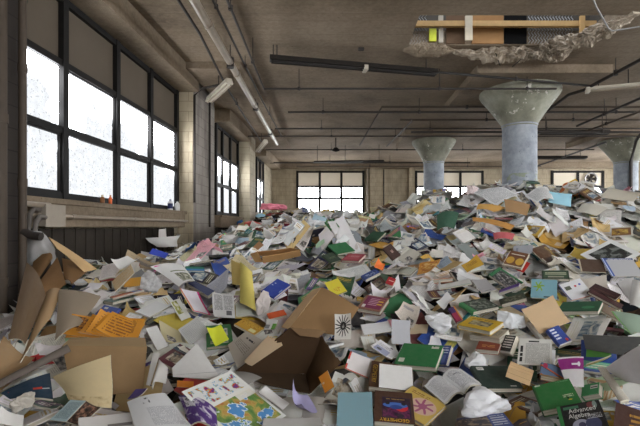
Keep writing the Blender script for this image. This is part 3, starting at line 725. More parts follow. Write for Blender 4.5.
HEROES = {
'geometry_front':((0.293,2.335,0.603),(-0.292,-0.052,3.059),0.214,0.247,0.044),
'geometry_under':((0.331,2.76,0.625),(-0.26,-0.089,3.013),0.278,0.283,0.044),
'sheet_over_geometry':((0.35,2.675,0.645),(0.629,0.105,-0.039),0.214,0.174,0.003),
'pale_blue_folder':((0.076,2.295,0.604),(0.509,-0.025,-0.047),0.193,0.224,0.007),
'yellow_flower_book':((0.45,2.445,0.569),(0.175,0.197,-0.736),0.239,0.241,0.027),
'green_book_tag':((0.541,2.915,0.715),(0.373,-0.069,-0.49),0.289,0.237,0.044),
'blue_small_book':((0.727,2.995,0.689),(0.892,-0.191,-0.884),0.099,0.147,0.037),
'yellow_photo_book':((1.075,3.24,0.857),(0.192,0.001,-0.86),0.275,0.201,0.037),
'white_text_block':((1.13,3.21,0.794),(0.199,-0.072,-0.798),0.241,0.166,0.044),
'redbrown_book':((1.081,3.08,0.73),(0.254,-0.054,-0.533),0.155,0.119,0.037),
'black_white_book':((1.209,3.05,0.75),(0.927,-0.142,-1.111),0.096,0.141,0.044),
'dark_green_book':((0.973,2.625,0.665),(0.363,0.052,0.144),0.251,0.204,0.037),
'open_book':((0.685,2.58,0.639),(0.185,-0.24,0.412),0.291,0.200,0.025),
'blue_gold_book':((0.744,2.175,0.585),(-0.086,-0.168,-0.096),0.250,0.214,0.037),
'tan_folded_envelope':((1.075,2.525,0.719),(0.544,0.233,-0.528),0.136,0.115,0.010),
'green_hardback':((1.185,2.315,0.68),(0.282,-0.327,-0.279),0.201,0.209,0.044),
'advanced_algebra':((1.179,2.055,0.664),(0.395,-0.366,-0.441),0.201,0.200,0.056),
'stripe_book':((1.371,2.65,0.686),(0.436,0.07,-0.461),0.195,0.117,0.044),
'green_barcode_book':((1.451,2.445,0.656),(0.55,-0.463,-0.871),0.101,0.086,0.044),
'blue_red_paperback':((1.613,3.1,0.8),(0.739,-0.261,0.247),0.104,0.147,0.037),
'newsletter':((1.338,2.9,0.736),(0.507,-0.125,-0.543),0.214,0.249,0.004),
'green_sheet':((1.776,2.895,0.729),(0.35,-0.127,-0.62),0.150,0.092,0.004),
'yellow_folder':((1.714,2.81,0.704),(-0.499,-0.373,-0.1),0.161,0.103,0.007),
'tan_card':((1.594,3.275,0.909),(0.392,0.763,-1.074),0.226,0.280,0.004),
'green_binder':((1.964,3.455,0.949),(0.273,-0.149,-0.762),0.300,0.195,0.037),
'lightblue_workbook':((1.851,3.83,1.037),(0.809,-0.006,-0.503),0.214,0.213,0.015),
'white_booklet_blue_edge':((2.104,3.765,1.035),(0.749,-0.322,-0.041),0.204,0.203,0.007),
'maroon_long_book':((2.31,3.67,1.039),(0.455,0.328,-0.989),0.221,0.086,0.025),
'maroon_long_book_two':((2.269,3.6,0.991),(0.198,0.457,-0.747),0.261,0.099,0.025),
'brown_pad':((2.61,4.37,1.199),(0.678,0.018,-0.321),0.226,0.193,0.015),
'blue_edge_pad':((2.87,4.29,1.191),(0.746,-0.001,-0.014),0.325,0.246,0.010),
'dark_green_title_book':((2.131,4.17,1.129),(0.536,-0.039,-0.438),0.234,0.136,0.037),
'framed_black_photo':((3.009,4.695,1.294),(0.463,-0.389,0.23),0.465,0.371,0.005),
'mounted_yellow_picture':((3.76,5.635,1.539),(0.669,-0.075,-0.626),0.259,0.199,0.004),
'pale_blue_card':((3.596,6.9,2.058),(0.847,0.237,-0.238),0.343,0.263,0.004),
'two_yellow_picture_book':((1.924,4.625,1.244),(0.796,0.152,-0.806),0.214,0.219,0.025),
'green_black_book':((1.589,4.04,1.105),(0.372,0.521,-0.735),0.265,0.188,0.031),
'purple_paperback':((1.562,3.905,1.032),(0.319,-0.421,-0.638),0.199,0.079,0.025),
'green_dark_flat_book':((1.191,3.62,0.933),(0.223,-0.106,0.359),0.263,0.194,0.037),
'green_dark_flat_book_two':((1.505,3.685,0.973),(0.228,-0.323,-0.288),0.213,0.117,0.037),
'yellow_booklet':((1.412,4.51,1.196),(0.516,-0.473,-0.039),0.198,0.146,0.005),
'orange_picture':((0.948,4.55,1.167),(0.638,-0.256,-0.615),0.247,0.193,0.004),
'maroon_small_book':((0.949,3.475,0.881),(0.754,-0.302,0.164),0.056,0.143,0.037),
'white_sheet_teal_edge':((1.083,3.985,1.057),(0.133,-0.238,-0.206),0.290,0.175,0.015),
'grey_sheet':((1.331,3.91,1.054),(0.42,-0.116,0.137),0.147,0.214,0.004),
'magenta_book':((0.28,3.66,0.938),(0.421,0.075,-0.496),0.213,0.211,0.044),
'yellow_notebook':((-0.05,4.005,1.025),(0.616,-0.305,0.391),0.146,0.194,0.015),
'small_red_book':((0.489,4.135,1.067),(0.694,0.291,-0.385),0.076,0.096,0.037),
'blue_photo_book':((0.306,4.38,1.109),(0.275,-0.429,0.325),0.177,0.110,0.031),
'orange_note':((0.43,4.675,1.169),(0.803,0.449,-0.034),0.101,0.100,0.003),
'starburst_print':((0.015,3.005,0.886),(1.038,-0.124,-0.306),0.125,0.182,0.004),
'white_card_flat':((0.279,3.3,0.807),(0.337,-0.095,0.135),0.226,0.145,0.004),
'upright_grey_sheet':((0.466,3.27,0.781),(1.127,0.126,0.172),0.151,0.186,0.003),
'printed_leaflet':((0.323,3.055,0.709),(0.503,0.013,1.134),0.203,0.170,0.005),
'red_edge_folder':((0.124,2.89,0.655),(0.596,0.368,-0.1),0.169,0.156,0.007),
'orange_envelope':((-0.091,2.62,0.634),(0.903,-0.687,-0.166),0.074,0.117,0.004),
'bright_blue_book':((-0.62,4.0,1.021),(0.27,-0.504,0.745),0.209,0.191,0.025),
'green_cloth_book':((0.013,5.515,1.327),(0.498,-0.12,0.614),0.274,0.231,0.031),
'dark_green_far_book':((0.495,6.09,1.474),(0.052,-0.477,0.901),0.249,0.222,0.031),
'dark_brown_label_book':((0.609,5.02,1.304),(0.894,-0.404,0.624),0.140,0.189,0.025),
'pink_red_book':((0.149,5.045,1.239),(0.411,-0.002,-0.595),0.250,0.179,0.031),
'dark_olive_book':((-0.111,5.175,1.226),(0.506,-0.155,0.86),0.186,0.173,0.025),
'orange_book':((-0.547,3.585,0.857),(0.34,-0.162,0.394),0.147,0.091,0.025),
'ochre_book':((-0.737,3.385,0.801),(0.165,0.361,-0.369),0.199,0.138,0.019),
'lime_paper':((-0.932,3.185,0.779),(0.983,-0.4,0.516),0.110,0.136,0.003),
'green_white_packet':((-0.575,3.46,0.796),(0.907,-0.092,-0.504),0.112,0.089,0.015),
'crumpled_newspaper':((-1.026,3.67,0.914),(0.902,0.144,0.528),0.193,0.239,0.005),
'map_poster':((-0.583,2.3,0.631),(0.375,-0.052,0.983),0.348,0.469,0.003),
'white_sheet_bottom':((-0.254,2.195,0.575),(-0.107,0.047,0.141),0.306,0.158,0.003),
'lavender_sheet':((-0.222,2.385,0.591),(0.432,0.143,0.687),0.150,0.139,0.003),
'small_white_leaflet':((-0.388,2.415,0.615),(-0.011,0.477,-0.282),0.175,0.106,0.003),
'orange_card':((-0.956,2.58,0.634),(0.556,0.206,0.42),0.098,0.049,0.003),
'purple_booklet':((-1.156,2.385,0.654),(0.376,-0.172,-0.217),0.077,0.077,0.010),
'white_pages':((-1.639,2.08,0.65),(0.625,0.563,0.928),0.128,0.076,0.005),
'pale_blue_leaflet':((-1.389,2.14,0.666),(0.418,-0.055,-0.24),0.099,0.133,0.004),
'dark_magazine':((-1.308,2.13,0.651),(0.316,0.233,-0.154),0.094,0.131,0.007),
'barcode_sheet':((-1.159,2.085,0.62),(0.458,0.137,0.609),0.250,0.114,0.005),
'orange_leaflet_stack':((-1.709,3.05,0.869),(0.64,0.055,0.106),0.500,0.195,0.031),
'blue_folder_wall':((-2.485,5.73,1.239),(0.59,0.307,0.14),0.222,0.120,0.005),
'curved_white_sheet':((-2.371,4.6,1.203),(0.537,-0.271,1.15),0.224,0.179,0.003),
'ochre_folder':((-1.996,4.025,1.07),(0.851,-0.132,0.164),0.144,0.104,0.006),
'ochre_folder_two':((-2.132,4.11,1.107),(0.25,-0.797,0.389),0.236,0.340,0.013),
'pink_notebook':((-1.278,3.685,0.944),(0.688,0.347,1.133),0.221,0.285,0.010),
'lined_sheet':((-1.136,3.24,0.801),(0.714,-0.536,0.57),0.169,0.176,0.004),
'olive_white_booklet':((-1.365,3.57,0.9),(0.891,-0.184,0.95),0.094,0.198,0.005),
'white_pad':((-1.589,3.545,0.909),(0.245,-0.231,1.164),0.226,0.155,0.013),
'upright_white_panel':((-1.355,3.09,0.785),(0.985,-0.035,1.168),0.104,0.181,0.005),
'magenta_slip':((-1.955,4.515,1.154),(0.992,-0.057,0.227),0.098,0.071,0.003),
'green_book_right_edge':((-1.594,4.595,1.147),(0.535,0.069,0.485),0.190,0.076,0.025),
}
FREE = {
'charcoal_folder':[(1.676,2.915,0.854),(1.999,2.7,0.893),(1.873,2.8,0.747),(1.697,2.915,0.753)],
'white_folded_stack':[(-1.068,2.655,0.709),(-0.95,2.77,0.835),(-0.721,2.545,0.673),(-1.056,2.64,0.657)],
'white_folded_back':[(-0.95,2.77,0.835),(-0.923,2.81,0.764),(-0.721,2.545,0.673),(-0.942,2.62,0.695)],
'manila_envelope':[(-1.59,2.315,0.773),(-1.202,2.195,0.931),(-1.208,2.215,0.645),(-1.457,2.25,0.679)],
'navy_bag':[(-1.871,2.305,0.689),(-1.701,2.455,0.747),(-1.563,2.28,0.666),(-1.809,2.295,0.66)],
'large_print_sheet':[(-1.129,2.215,0.677),(-0.96,2.29,0.695),(-0.721,2.06,0.614),(-0.964,1.985,0.622)],
'white_strip':[(-1.87,2.795,0.828),(-1.753,2.865,0.829),(-1.337,2.895,0.787),(-1.357,2.835,0.776)],
'purple_white_packet':[(-0.912,2.35,0.66),(-0.659,2.215,0.64),(-0.602,2.055,0.607),(-0.751,2.09,0.61)],
'photo_booklet':[(-2.074,4.56,1.177),(-1.764,4.66,1.178),(-1.439,4.14,1.078),(-1.531,3.97,1.033)],
'handwritten_sheet':[(-0.715,3.16,0.818),(-0.566,3.085,0.763),(-0.696,2.84,0.64),(-0.849,3.155,0.714)],
'purple_tag_sheet':[(1.396,2.715,0.753),(1.565,2.71,0.761),(1.438,2.485,0.653),(1.337,2.485,0.647)],
'navy_book_left':[(-1.535,4.185,1.042),(-1.477,4.25,1.054),(-1.206,4.02,0.987),(-1.233,3.895,0.96)],
'box_flap_lit':[(-2.972,4.275,1.498),(-2.536,4.365,1.164),(-2.591,4.235,1.146),(-2.749,4.065,1.397)],
'box_inner_dark':[(-2.891,4.245,1.438),(-2.849,4.155,1.293),(-2.601,3.49,1.043),(-2.944,4.015,1.265)],
'box_front_brown':[(-2.779,4.11,1.306),(-2.393,3.655,1.104),(-2.444,3.48,1.012),(-2.563,3.45,1.033)],
'box_inner_floor':[(-2.906,4.375,1.277),(-2.623,4.355,1.144),(-2.475,3.865,1.075),(-2.569,3.895,1.108)],
'long_card_left':[(-2.335,3.335,1.092),(-2.242,3.375,1.094),(-2.085,3.02,0.946),(-1.941,2.54,0.778)],
'grey_board':[(-2.226,3.315,1.103),(-1.929,3.375,1.037),(-1.874,3.015,0.896),(-1.913,2.81,0.837)],
'dark_board':[(-2.561,3.425,1.315),(-2.244,3.195,1.075),(-2.009,2.67,0.85),(-2.034,2.565,0.91)],
'lower_box_front':[(-1.797,2.705,0.834),(-1.3,2.815,0.796),(-1.28,2.715,0.533),(-1.64,2.57,0.554)],
'lower_box_top':[(-1.823,2.825,0.853),(-1.374,2.945,0.822),(-1.3,2.815,0.796),(-1.797,2.705,0.834)],
'tan_box_top':[(-0.158,3.495,1.101),(0.143,3.33,0.958),(-0.008,3.22,0.764),(-0.4,3.23,0.816)],
'tan_box_side':[(-0.158,3.495,1.101),(-0.4,3.23,0.816),(-0.471,3.3,0.814),(-0.245,3.55,1.068)],
'torn_box_back':[(-0.325,2.68,0.956),(-0.131,2.76,0.884),(-0.229,2.92,0.578),(-0.698,2.79,0.643)],
'torn_box_side':[(-0.131,2.76,0.884),(0.006,2.715,0.727),(-0.2,2.71,0.529),(-0.264,3.0,0.564)],
'torn_box_flap':[(-0.438,2.52,0.949),(-0.347,2.515,0.893),(-0.564,2.66,0.72),(-0.615,2.665,0.75)],
'torn_box_bottom':[(-0.698,2.79,0.643),(-0.229,2.92,0.578),(-0.2,2.71,0.529),(-0.516,2.745,0.574)],
'torn_box_tip':[(-0.319,2.68,0.956),(-0.093,2.78,0.912),(-0.149,2.725,0.88),(-0.262,2.685,0.903)],
'tray_front':[(-0.897,4.77,1.259),(-0.497,5.095,1.321),(-0.506,5.315,1.233),(-0.926,4.985,1.173)],
'tray_back':[(-0.979,4.895,1.309),(-0.607,5.1,1.345),(-0.615,5.27,1.274),(-1.012,5.12,1.246)],
'tray_side':[(-1.084,5.005,1.278),(-0.979,4.895,1.309),(-0.934,5.03,1.181),(-1.029,5.025,1.181)],
'tray_end':[(-0.607,5.1,1.345),(-0.497,5.095,1.321),(-0.506,5.315,1.233),(-0.608,5.215,1.265)],
'brown_piece':[(-1.167,5.57,1.335),(-1.139,5.835,1.406),(-1.075,5.865,1.349),(-1.111,5.62,1.292)],
'yellow_folder_left':[(-1.065,4.065,1.29),(-0.946,4.015,1.246),(-0.961,4.075,1.037),(-1.061,4.09,1.045)],
'yellow_folder_right':[(-0.961,3.995,1.267),(-0.838,3.955,1.176),(-0.753,3.72,0.856),(-0.921,3.83,0.907)],
'wall_curl':[(-3.24,6.978,1.417),(-3.24,8.247,1.463),(-3.092,7.595,1.256),(-3.24,7.316,1.252)],
'wall_white_tall':[(-3.17,7.315,1.565),(-3.162,7.545,1.6),(-3.147,7.64,1.254),(-3.24,7.436,1.246)],
'open_left_strip':[(-0.732,2.795,0.635),(-0.516,2.745,0.613),(-0.624,2.595,0.605),(-0.759,2.68,0.624)],
'crest_sheet':[(4.249,6.89,2.092),(4.668,7.235,2.255),(5.045,7.04,2.17),(4.716,6.76,2.002)],
'crest_pages_one':[(2.368,7.71,2.243),(2.895,7.505,2.315),(3.034,7.12,2.159),(2.524,6.795,1.94)],
'crest_pages_two':[(3.073,7.015,2.118),(3.554,7.21,2.287),(3.459,6.82,2.038),(3.15,6.75,1.986)],
'ochre_sheet_crest':[(2.236,6.855,1.975),(2.62,6.67,1.902),(2.408,6.61,1.836),(2.162,6.725,1.872)],
'orange_sheet_crest':[(1.999,6.41,1.753),(2.417,5.835,1.614),(2.314,5.75,1.559),(1.963,6.245,1.674)],
'brown_sheet_crest':[(2.637,6.795,2.053),(2.959,6.575,1.944),(2.799,6.32,1.766),(2.55,6.49,1.832)],
'grey_booklet_right':[(3.809,6.61,1.978),(4.075,6.41,1.89),(3.776,6.22,1.763),(3.573,6.385,1.828)],
'white_frame_sheet':[(3.309,5.265,1.462),(3.368,4.715,1.342),(2.875,4.025,1.14),(3.023,4.47,1.227)],
'red_sheet_left':[(2.021,5.585,1.52),(2.274,5.49,1.508),(2.186,5.37,1.434),(1.969,5.405,1.433)],
'green_folder_far':[(1.487,6.505,1.786),(1.787,6.36,1.812),(1.628,6.05,1.571),(1.382,6.045,1.542)],
'upright_book_panel':[(-1.2,2.68,0.796),(-1.157,2.685,0.794),(-1.139,2.505,0.652),(-1.168,2.515,0.654)],
'upright_binder':[(-1.151,2.67,0.742),(-1.069,2.595,0.729),(-1.071,2.57,0.639),(-1.118,2.485,0.636)],
'right_white_board':[(1.653,2.64,0.707),(1.819,2.555,0.882),(1.573,2.18,0.78),(1.707,2.515,0.672)],
'right_page_stack':[(1.597,2.62,0.727),(1.64,2.6,0.727),(1.562,2.27,0.665),(1.498,2.255,0.66)],
'brown_gold_book':[(1.46,2.23,0.671),(1.542,2.13,0.662),(1.444,1.995,0.612),(1.324,2.045,0.612)],
'clear_folder':[(2.138,3.325,0.935),(2.296,3.215,0.919),(2.193,3.03,0.835),(2.088,3.035,0.827)],
'white_page_right':[(2.543,3.67,1.137),(2.551,3.525,1.122),(2.367,3.27,0.938),(2.333,3.39,0.97)],
'white_page_right_two':[(2.449,3.74,1.101),(2.602,3.73,1.156),(2.353,3.42,0.981),(2.426,3.575,1.004)],
}
BLOBS = {
'crumpled_sheet':((0.828,2.35,0.621),0.280,0.134),
'pink_bag':((-2.262,14.395,2.32),0.823,0.308),
'coral_bag':((-2.404,10.975,1.678),0.575,0.157),
'blue_bag':((-3.112,12.94,1.754),0.216,0.216),
'white_bag_wall':((-1.882,7.185,1.429),0.308,0.205),
'clear_bag':((-2.391,3.24,1.446),0.339,0.262),
'crumpled_small':((-1.675,2.205,0.692),0.105,0.084),
'crumpled_small_two':((-1.419,2.24,0.651),0.117,0.053),
'striped_bag':((2.412,7.675,2.294),0.201,0.238),
'pale_blue_bag':((-2.557,13.26,1.979),0.284,0.126),
'crumpled_white_centre':((0.799,3.39,0.865),0.291,0.178),
'crumpled_white_mid':((0.92,2.885,0.673),0.179,0.124),
'crumpled_white_right':((1.372,3.37,0.87),0.209,0.193),
'white_plastic_left':((-1.85,4.11,1.072),0.215,0.176),
'crumpled_low':((-0.71,3.775,0.944),0.126,0.216),
'crumpled_low_two':((-0.121,3.395,0.767),0.097,0.162),
'crumpled_by_box':((-0.088,7.375,1.618),0.281,0.281),
'crumpled_far':((-1.756,10.105,1.744),0.337,0.168),
'crumpled_far_two':((-0.448,8.175,1.697),0.311,0.156),
'crumpled_far_three':((0.148,8.87,1.875),0.211,0.148),
}
LAND = []      # landmarks used to say where loose things lie: (phrase, x, y)

# ------------------------------------------------------------------ laid-out things
def frame_of(c, e): return Matrix.Translation(Vector(c)) @ Euler(e, 'XYZ').to_matrix().to_4x4()
def quad_of(c, e, w, h, dz=0):
    M = frame_of(c, e)
    return [tuple(M @ Vector((sx * w / 2, sy * h / 2, dz))) for sx, sy in ((-1, 1), (1, 1), (1, -1), (-1, -1))]

def board(m, x0, x1, y0, y1, z0, z1, mat=0, uvtop=True):
    m.box(x0, x1, y0, y1, z0, z1, mat)

def book_parts(root, w, h, t, cover, pages=M_PAGES, hard=True, color=None, flip=False):
    """case (two boards and spine, spine on -x) and a page block; top face at z=0"""
    b = .0035 if hard else .0014; ov = .004 if hard else .0
    m = MB()
    m.box(-w / 2, w / 2, -h / 2, h / 2, -b, 0); m.box(-w / 2, w / 2, -h / 2, h / 2, -t, -t + b)
    # rounded spine
    n = 6; vs = []; fs = []
    for k in range(n + 1):
        a = math.pi * k / n
        x = -w / 2 - (.006 if hard else .002) * math.sin(a); z = -t / 2 + (t / 2) * math.cos(a)
        vs += [(x, -h / 2, z), (x, h / 2, z)]
    for k in range(n): fs.append((2 * k, 2 * k + 1, 2 * k + 3, 2 * k + 2))
    m.add(vs, fs, 0, [[(.01, .02), (.01, .98), (.02, .98), (.02, .02)]] * n, True)
    c = m.build('cover', cover, root)
    m = MB(); m.box(-w / 2 + .002, w / 2 - ov, -h / 2 + ov, h / 2 - ov, -t + b, -b); p = m.build('page_block', pages, root)
    if color: c.color = tuple(color) + (1,)
    return c, p

_font = None
def text_part(root, name, s, size, mat, loc, rotz=0, ext=.0004, sx=1.):
    cu = bpy.data.curves.new(name, 'FONT'); cu.body = s; cu.size = size; cu.align_x = 'CENTER'; cu.align_y = 'CENTER'; cu.extrude = ext
    tmp = bpy.data.objects.new(name, cu); COL.objects.link(tmp)
    me = bpy.data.meshes.new_from_object(tmp); bpy.data.objects.remove(tmp)
    me.materials.clear(); me.materials.append(mat)
    o = bpy.data.objects.new(name, me); COL.objects.link(o); o.parent = root; o.location = loc; o.rotation_euler = (0, 0, rotz); o.scale = (sx, 1, 1)
    return o

def lay(key, name, label, cat, lm=None, group=None, clear=True):
    c, e, w, h, t = HEROES[key]
    r = tag(empty(name, c, e), label, cat, group)
    if clear: keep_clear(quad_of(c, e, w, h, -t))
    if lm: LAND.append((lm, c[0], c[1]))
    return r, w, h, t

def book(key, name, label, base, els=(), lm=None, hard=True, cat='book', pages=M_PAGES, rough=.5):
    r, w, h, t = lay(key, name, label, cat, lm)
    book_parts(r, w, h, t, design(base, els, rough), pages, hard)
    return r, w, h, t

def sheet_grid(w, h, curl=.06, seed=0, n=9, wave=1.):
    q = random.Random(seed); P = np.zeros((n, n, 3))
    a, b, c, d = [q.uniform(-1, 1) for _ in range(4)]; ph = q.uniform(0, 6)
    for i in range(n):
        for j in range(n):
            u, v = i / (n - 1) - .5, j / (n - 1) - .5
            z = curl * min(w, h) * (max(0, a * u + b * v - .1) ** 2 * 5 + max(0, c * u + d * v - .15) ** 2 * 5 + .12 * wave * math.sin(u * 5 + ph) * math.cos(v * 4 + ph))
            P[i, j] = (u * w, v * h, z)
    return P

def sheet(key, name, label, base, els=(), cat='paper', lm=None, curl=.06, th=0., rough=.7, seed=None):
    """one mesh sheet, card or thin booklet"""
    c, e, w, h, t = HEROES[key]
    sd = sum(map(ord, key)) if seed is None else seed
    P = sheet_grid(w, h, curl, sd)
    m = MB(); m.grid(P, 0, 1, th)
    o = m.build(name, [design(base, els, rough), M_PAGES]); o.location = c; o.rotation_euler = e
    tag(o, label, cat); keep_clear(quad_of(c, e, w, h, -t))
    if lm: LAND.append((lm, c[0], c[1]))
    return o

def panel_grid(q, bend=0., curl=0., seed=0, n=9, rag=0.):
    """q: TL TR BR BL corners -> grid (u along TL-TR, v bottom to top), bowed along its normal"""
    TL, TR, BR, BL = [np.array(p, float) for p in q]
    nrm = np.cross(TR - TL, TL - BL); nrm /= np.linalg.norm(nrm) + 1e-9
    sz = .5 * (np.linalg.norm(TR - TL) + np.linalg.norm(TL - BL)); rg = random.Random(seed); ph = rg.uniform(0, 6)
    P = np.zeros((n, n, 3))
    for i in range(n):
        for j in range(n):
            u, v = i / (n - 1), j / (n - 1)
            vv = v
            if rag and j == n - 1: vv = 1 + rg.uniform(-rag, rag)
            p = (TL * (1 - u) + TR * u) * vv + (BL * (1 - u) + BR * u) * (1 - vv)
            P[i, j] = p + nrm * sz * (bend * 4 * u * (1 - u) + curl * (.5 * math.sin(u * 4 + ph) * math.sin(v * 3 + ph) + .3 * math.sin(v * 6 + ph)))
    return P

def free_sheet(key, name, label, base, els=(), cat='paper', lm=None, bend=.05, curl=.03, th=0., rough=.7, rag=0., mat=None, clear=True):
    q = FREE[key]; c = np.mean(np.array(q), 0)
    m = MB(c); m.grid(panel_grid(q, bend, curl, sum(map(ord, key)), 11, rag), 0, 1, th)
    o = tag(m.build(name, [mat or design(base, els, rough), M_PAGES]), label, cat)
    if clear: keep_clear(q)
    if lm: LAND.append((lm, c[0], c[1]))
    return o

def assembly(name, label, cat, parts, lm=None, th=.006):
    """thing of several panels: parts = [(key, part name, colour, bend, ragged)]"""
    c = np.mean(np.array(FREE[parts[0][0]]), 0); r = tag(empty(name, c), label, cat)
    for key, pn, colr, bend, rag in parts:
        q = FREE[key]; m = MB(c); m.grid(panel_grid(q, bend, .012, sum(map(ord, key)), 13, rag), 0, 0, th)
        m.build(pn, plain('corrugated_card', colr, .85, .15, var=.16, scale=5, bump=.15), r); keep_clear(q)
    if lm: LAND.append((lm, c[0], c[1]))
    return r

def crumple_mesh(seed, name, fold=1.):
    bm = bmesh.new(); bmesh.ops.create_icosphere(bm, subdivisions=4, radius=.5)
    q = random.Random(seed); pts = [Vector((q.gauss(0, 1), q.gauss(0, 1), q.gauss(0, 1))).normalized() for _ in range(17)]; hs = [q.uniform(.5, 1.15) for _ in pts]
    off = Vector((seed * 3.1, 0, 0))
    for v in bm.verts:
        d = v.co.normalized()
        # folded facets: nearest of random cutting planes
        r = min(h / max(.18, d.dot(p)) for p, h in zip(pts, hs) if d.dot(p) > .15)
        r = min(r, 1.35) * (1 + .2 * fold * mnoise.noise(d * 2.4 + off) + .05 * mnoise.noise(d * 9 + off))
        v.co = d * .45 * r
    me = bpy.data.meshes.new(name); bm.to_mesh(me); bm.free()
    return me
CR = [crumple_mesh(s, 'crumpled_paper') for s in range(6)]
def blob(key, name, label, cat, colr, flat=.7, seed=0, rough=.6, lm=None, mat=None, clear=True):
    c, w, h = BLOBS[key]
    me = CR[seed % 6].copy(); me.materials.append(mat or plain('crumpled_' + key, colr, rough, .4, var=.15, scale=9))
    o = bpy.data.objects.new(name, me); COL.objects.link(o)
    if mat is not None and key == 'clear_bag': me.polygons.foreach_set('use_smooth', [True] * len(me.polygons))
    o.location = (c[0], c[1], c[2] - h * .15); o.scale = (w * 1.05, w * .8, h * 1.1); o.rotation_euler = (0, 0, seed * 1.3)
    if seed % 3: o.rotation_euler = (0, 0, 0)
    tag(o, label, cat)
    if clear: keep_clear([(c[0] - w * .4, c[1], c[2] + h * .3), (c[0] + w * .4, c[1], c[2] + h * .3), (c[0] + w * .4, c[1], c[2] - h * .3), (c[0] - w * .4, c[1], c[2] - h * .3)])
    if lm: LAND.append((lm, c[0], c[1]))
    return o

WH = (228, 226, 222); OFF = (192, 186, 172); TAN = (186, 152, 110); INK = (40, 40, 42)
GOLD = plain('gold_lettering', (222, 176, 60), .5, .4, var=.05); WHITE = plain('white_lettering', (228, 226, 220), .5, .3, var=.05)

# --- named books
r, w, h, t = book('geometry_front', 'hardcover_book', 'brown geometry textbook with a purple picture of a blue car, lying face up', (74, 46, 32),
    [('r', .06, .2, .8, .86, (48, 22, 52)), ('p', .1, .56, .78, .84, (60, 24, 60), (110, 34, 84), (40, 20, 46), 4), ('e', .3, .52, .17, .13, (206, 36, 52)), ('e', .46, .46, .32, .09, (62, 104, 178)), ('e', .44, .52, .16, .07, (40, 70, 140)), ('e', .24, .4, .06, .05, (20, 20, 28)), ('e', .66, .4, .06, .05, (20, 20, 28)), ('r', .1, .22, .76, .31, (36, 18, 40)), ('l', .2, .24, .7, .3, (150, 120, 60), 20)], 'geometry book with car')
text_part(r.children[0], 'title', 'GEOMETRY', h * .125, GOLD, (-.01 * w, h * .42, .0006), 0, sx=.95 * w / (h * .82))
r, w, h, t = book('geometry_under', 'hardcover_book', 'brown geometry textbook mostly covered by a blank white sheet', (84, 54, 34), [('r', 0, 0, .2, 1, (96, 62, 34)), ('r', .2, .0, .23, 1, (60, 40, 26))], None)
text_part(r.children[0], 'title', 'GEOMETRY', h * .15, GOLD, (w * .40, 0, .0006), R(90), sx=.9)
sheet('sheet_over_geometry', 'paper_sheet', 'blank white sheet laid over the second geometry textbook', WH, curl=.02, lm='blank white sheet')
sheet('pale_blue_folder', 'folder', 'pale teal blue folder lying flat beside the geometry book with the car', (132, 168, 178), curl=.02, th=.004, cat='folder', lm='teal folder')
book('yellow_flower_book', 'hardcover_book', 'yellow textbook with a pink flower on its cover', (214, 182, 92), [('e', .62, .5, .34, .3, (222, 186, 166)), ('b', .62, .5, .28, .28, (176, 92, 130), 7), ('l', .1, .8, .6, .92, (150, 100, 40), 14)], 'yellow flower textbook')
book('green_book_tag', 'hardcover_book', 'green hardcover with a small white tag lying beside a small blue book', (44, 120, 68), [('r', .74, .82, .92, .93, (206, 206, 190)), ('r', .78, .9, .82, .93, (60, 90, 50)), ('r', .06, .12, .2, .3, (220, 220, 206))], 'green tagged hardcover')
book('blue_small_book', 'hardcover_book', 'small blue hardcover leaning against the green tagged hardcover', (46, 66, 134), [('r', .3, .1, .8, .5, (80, 96, 160)), ('l', .2, .6, .9, .9, (190, 196, 214), 7)])
book('yellow_photo_book', 'hardcover_book', 'bright yellow hardcover with a grey photo, lying on a thick white book', (212, 172, 34), [('p', .2, .28, .82, .72, (70, 62, 46), (150, 140, 116), (190, 178, 140), 5), ('l', .1, .78, .7, .92, (120, 80, 20), 10)], 'yellow photo book')
book('white_text_block', 'paperback_book', 'thick white paperback under the bright yellow hardcover', (204, 196, 176), [('l', .1, .2, .9, .8, (120, 116, 108), 14)], None, False)
book('redbrown_book', 'hardcover_book', 'red-brown hardcover half under papers beside a black and white book', (138, 62, 44), [('l', .2, .3, .8, .6, (206, 150, 90), 6), ('r', .04, .04, .96, .1, (96, 40, 30))])
book('black_white_book', 'hardcover_book', 'black paperback with jagged white lettering-like marks next to the red-brown hardcover', (28, 28, 30), [('l', .1, .3, .9, .92, (232, 230, 224), 7, .4), ('r', 0, 0, 1, .1, (196, 194, 188))], None, False)
book('dark_green_book', 'hardcover_book', 'dark green hardcover with a small white label in its corner', (28, 48, 42), [('r', .1, .8, .28, .94, (206, 206, 198)), ('l', .11, .82, .27, .92, (70, 70, 70), 30), ('r', .7, .08, .86, .11, (206, 206, 198))], 'dark green labelled book')
book('blue_gold_book', 'hardcover_book', 'blue and dark picture-covered textbook at the bottom edge beside the crumpled sheet', (38, 46, 92), [('p', .0, .1, .62, .9, (22, 26, 44), (70, 54, 50), (150, 130, 104), 6), ('r', .62, 0, 1, 1, (52, 76, 150)), ('l', .66, .3, .96, .9, (206, 212, 226), 7, .4)], 'blue picture textbook')
book('green_hardback', 'hardcover_book', 'bright green hardcover lying behind the algebra textbook', (48, 124, 62), [('r', .05, .93, .2, .985, (206, 220, 200)), ('l', .6, .93, .95, .97, (150, 200, 150), 26), ('l', .64, .28, .9, .42, (216, 220, 190), 16), ('e', .74, .27, .03, .05, (20, 60, 30)), ('e', .78, .2, .05, .025, (214, 196, 60)), ('r', 0, 0, .04, 1, (36, 100, 50))], 'green hardcover by algebra book')
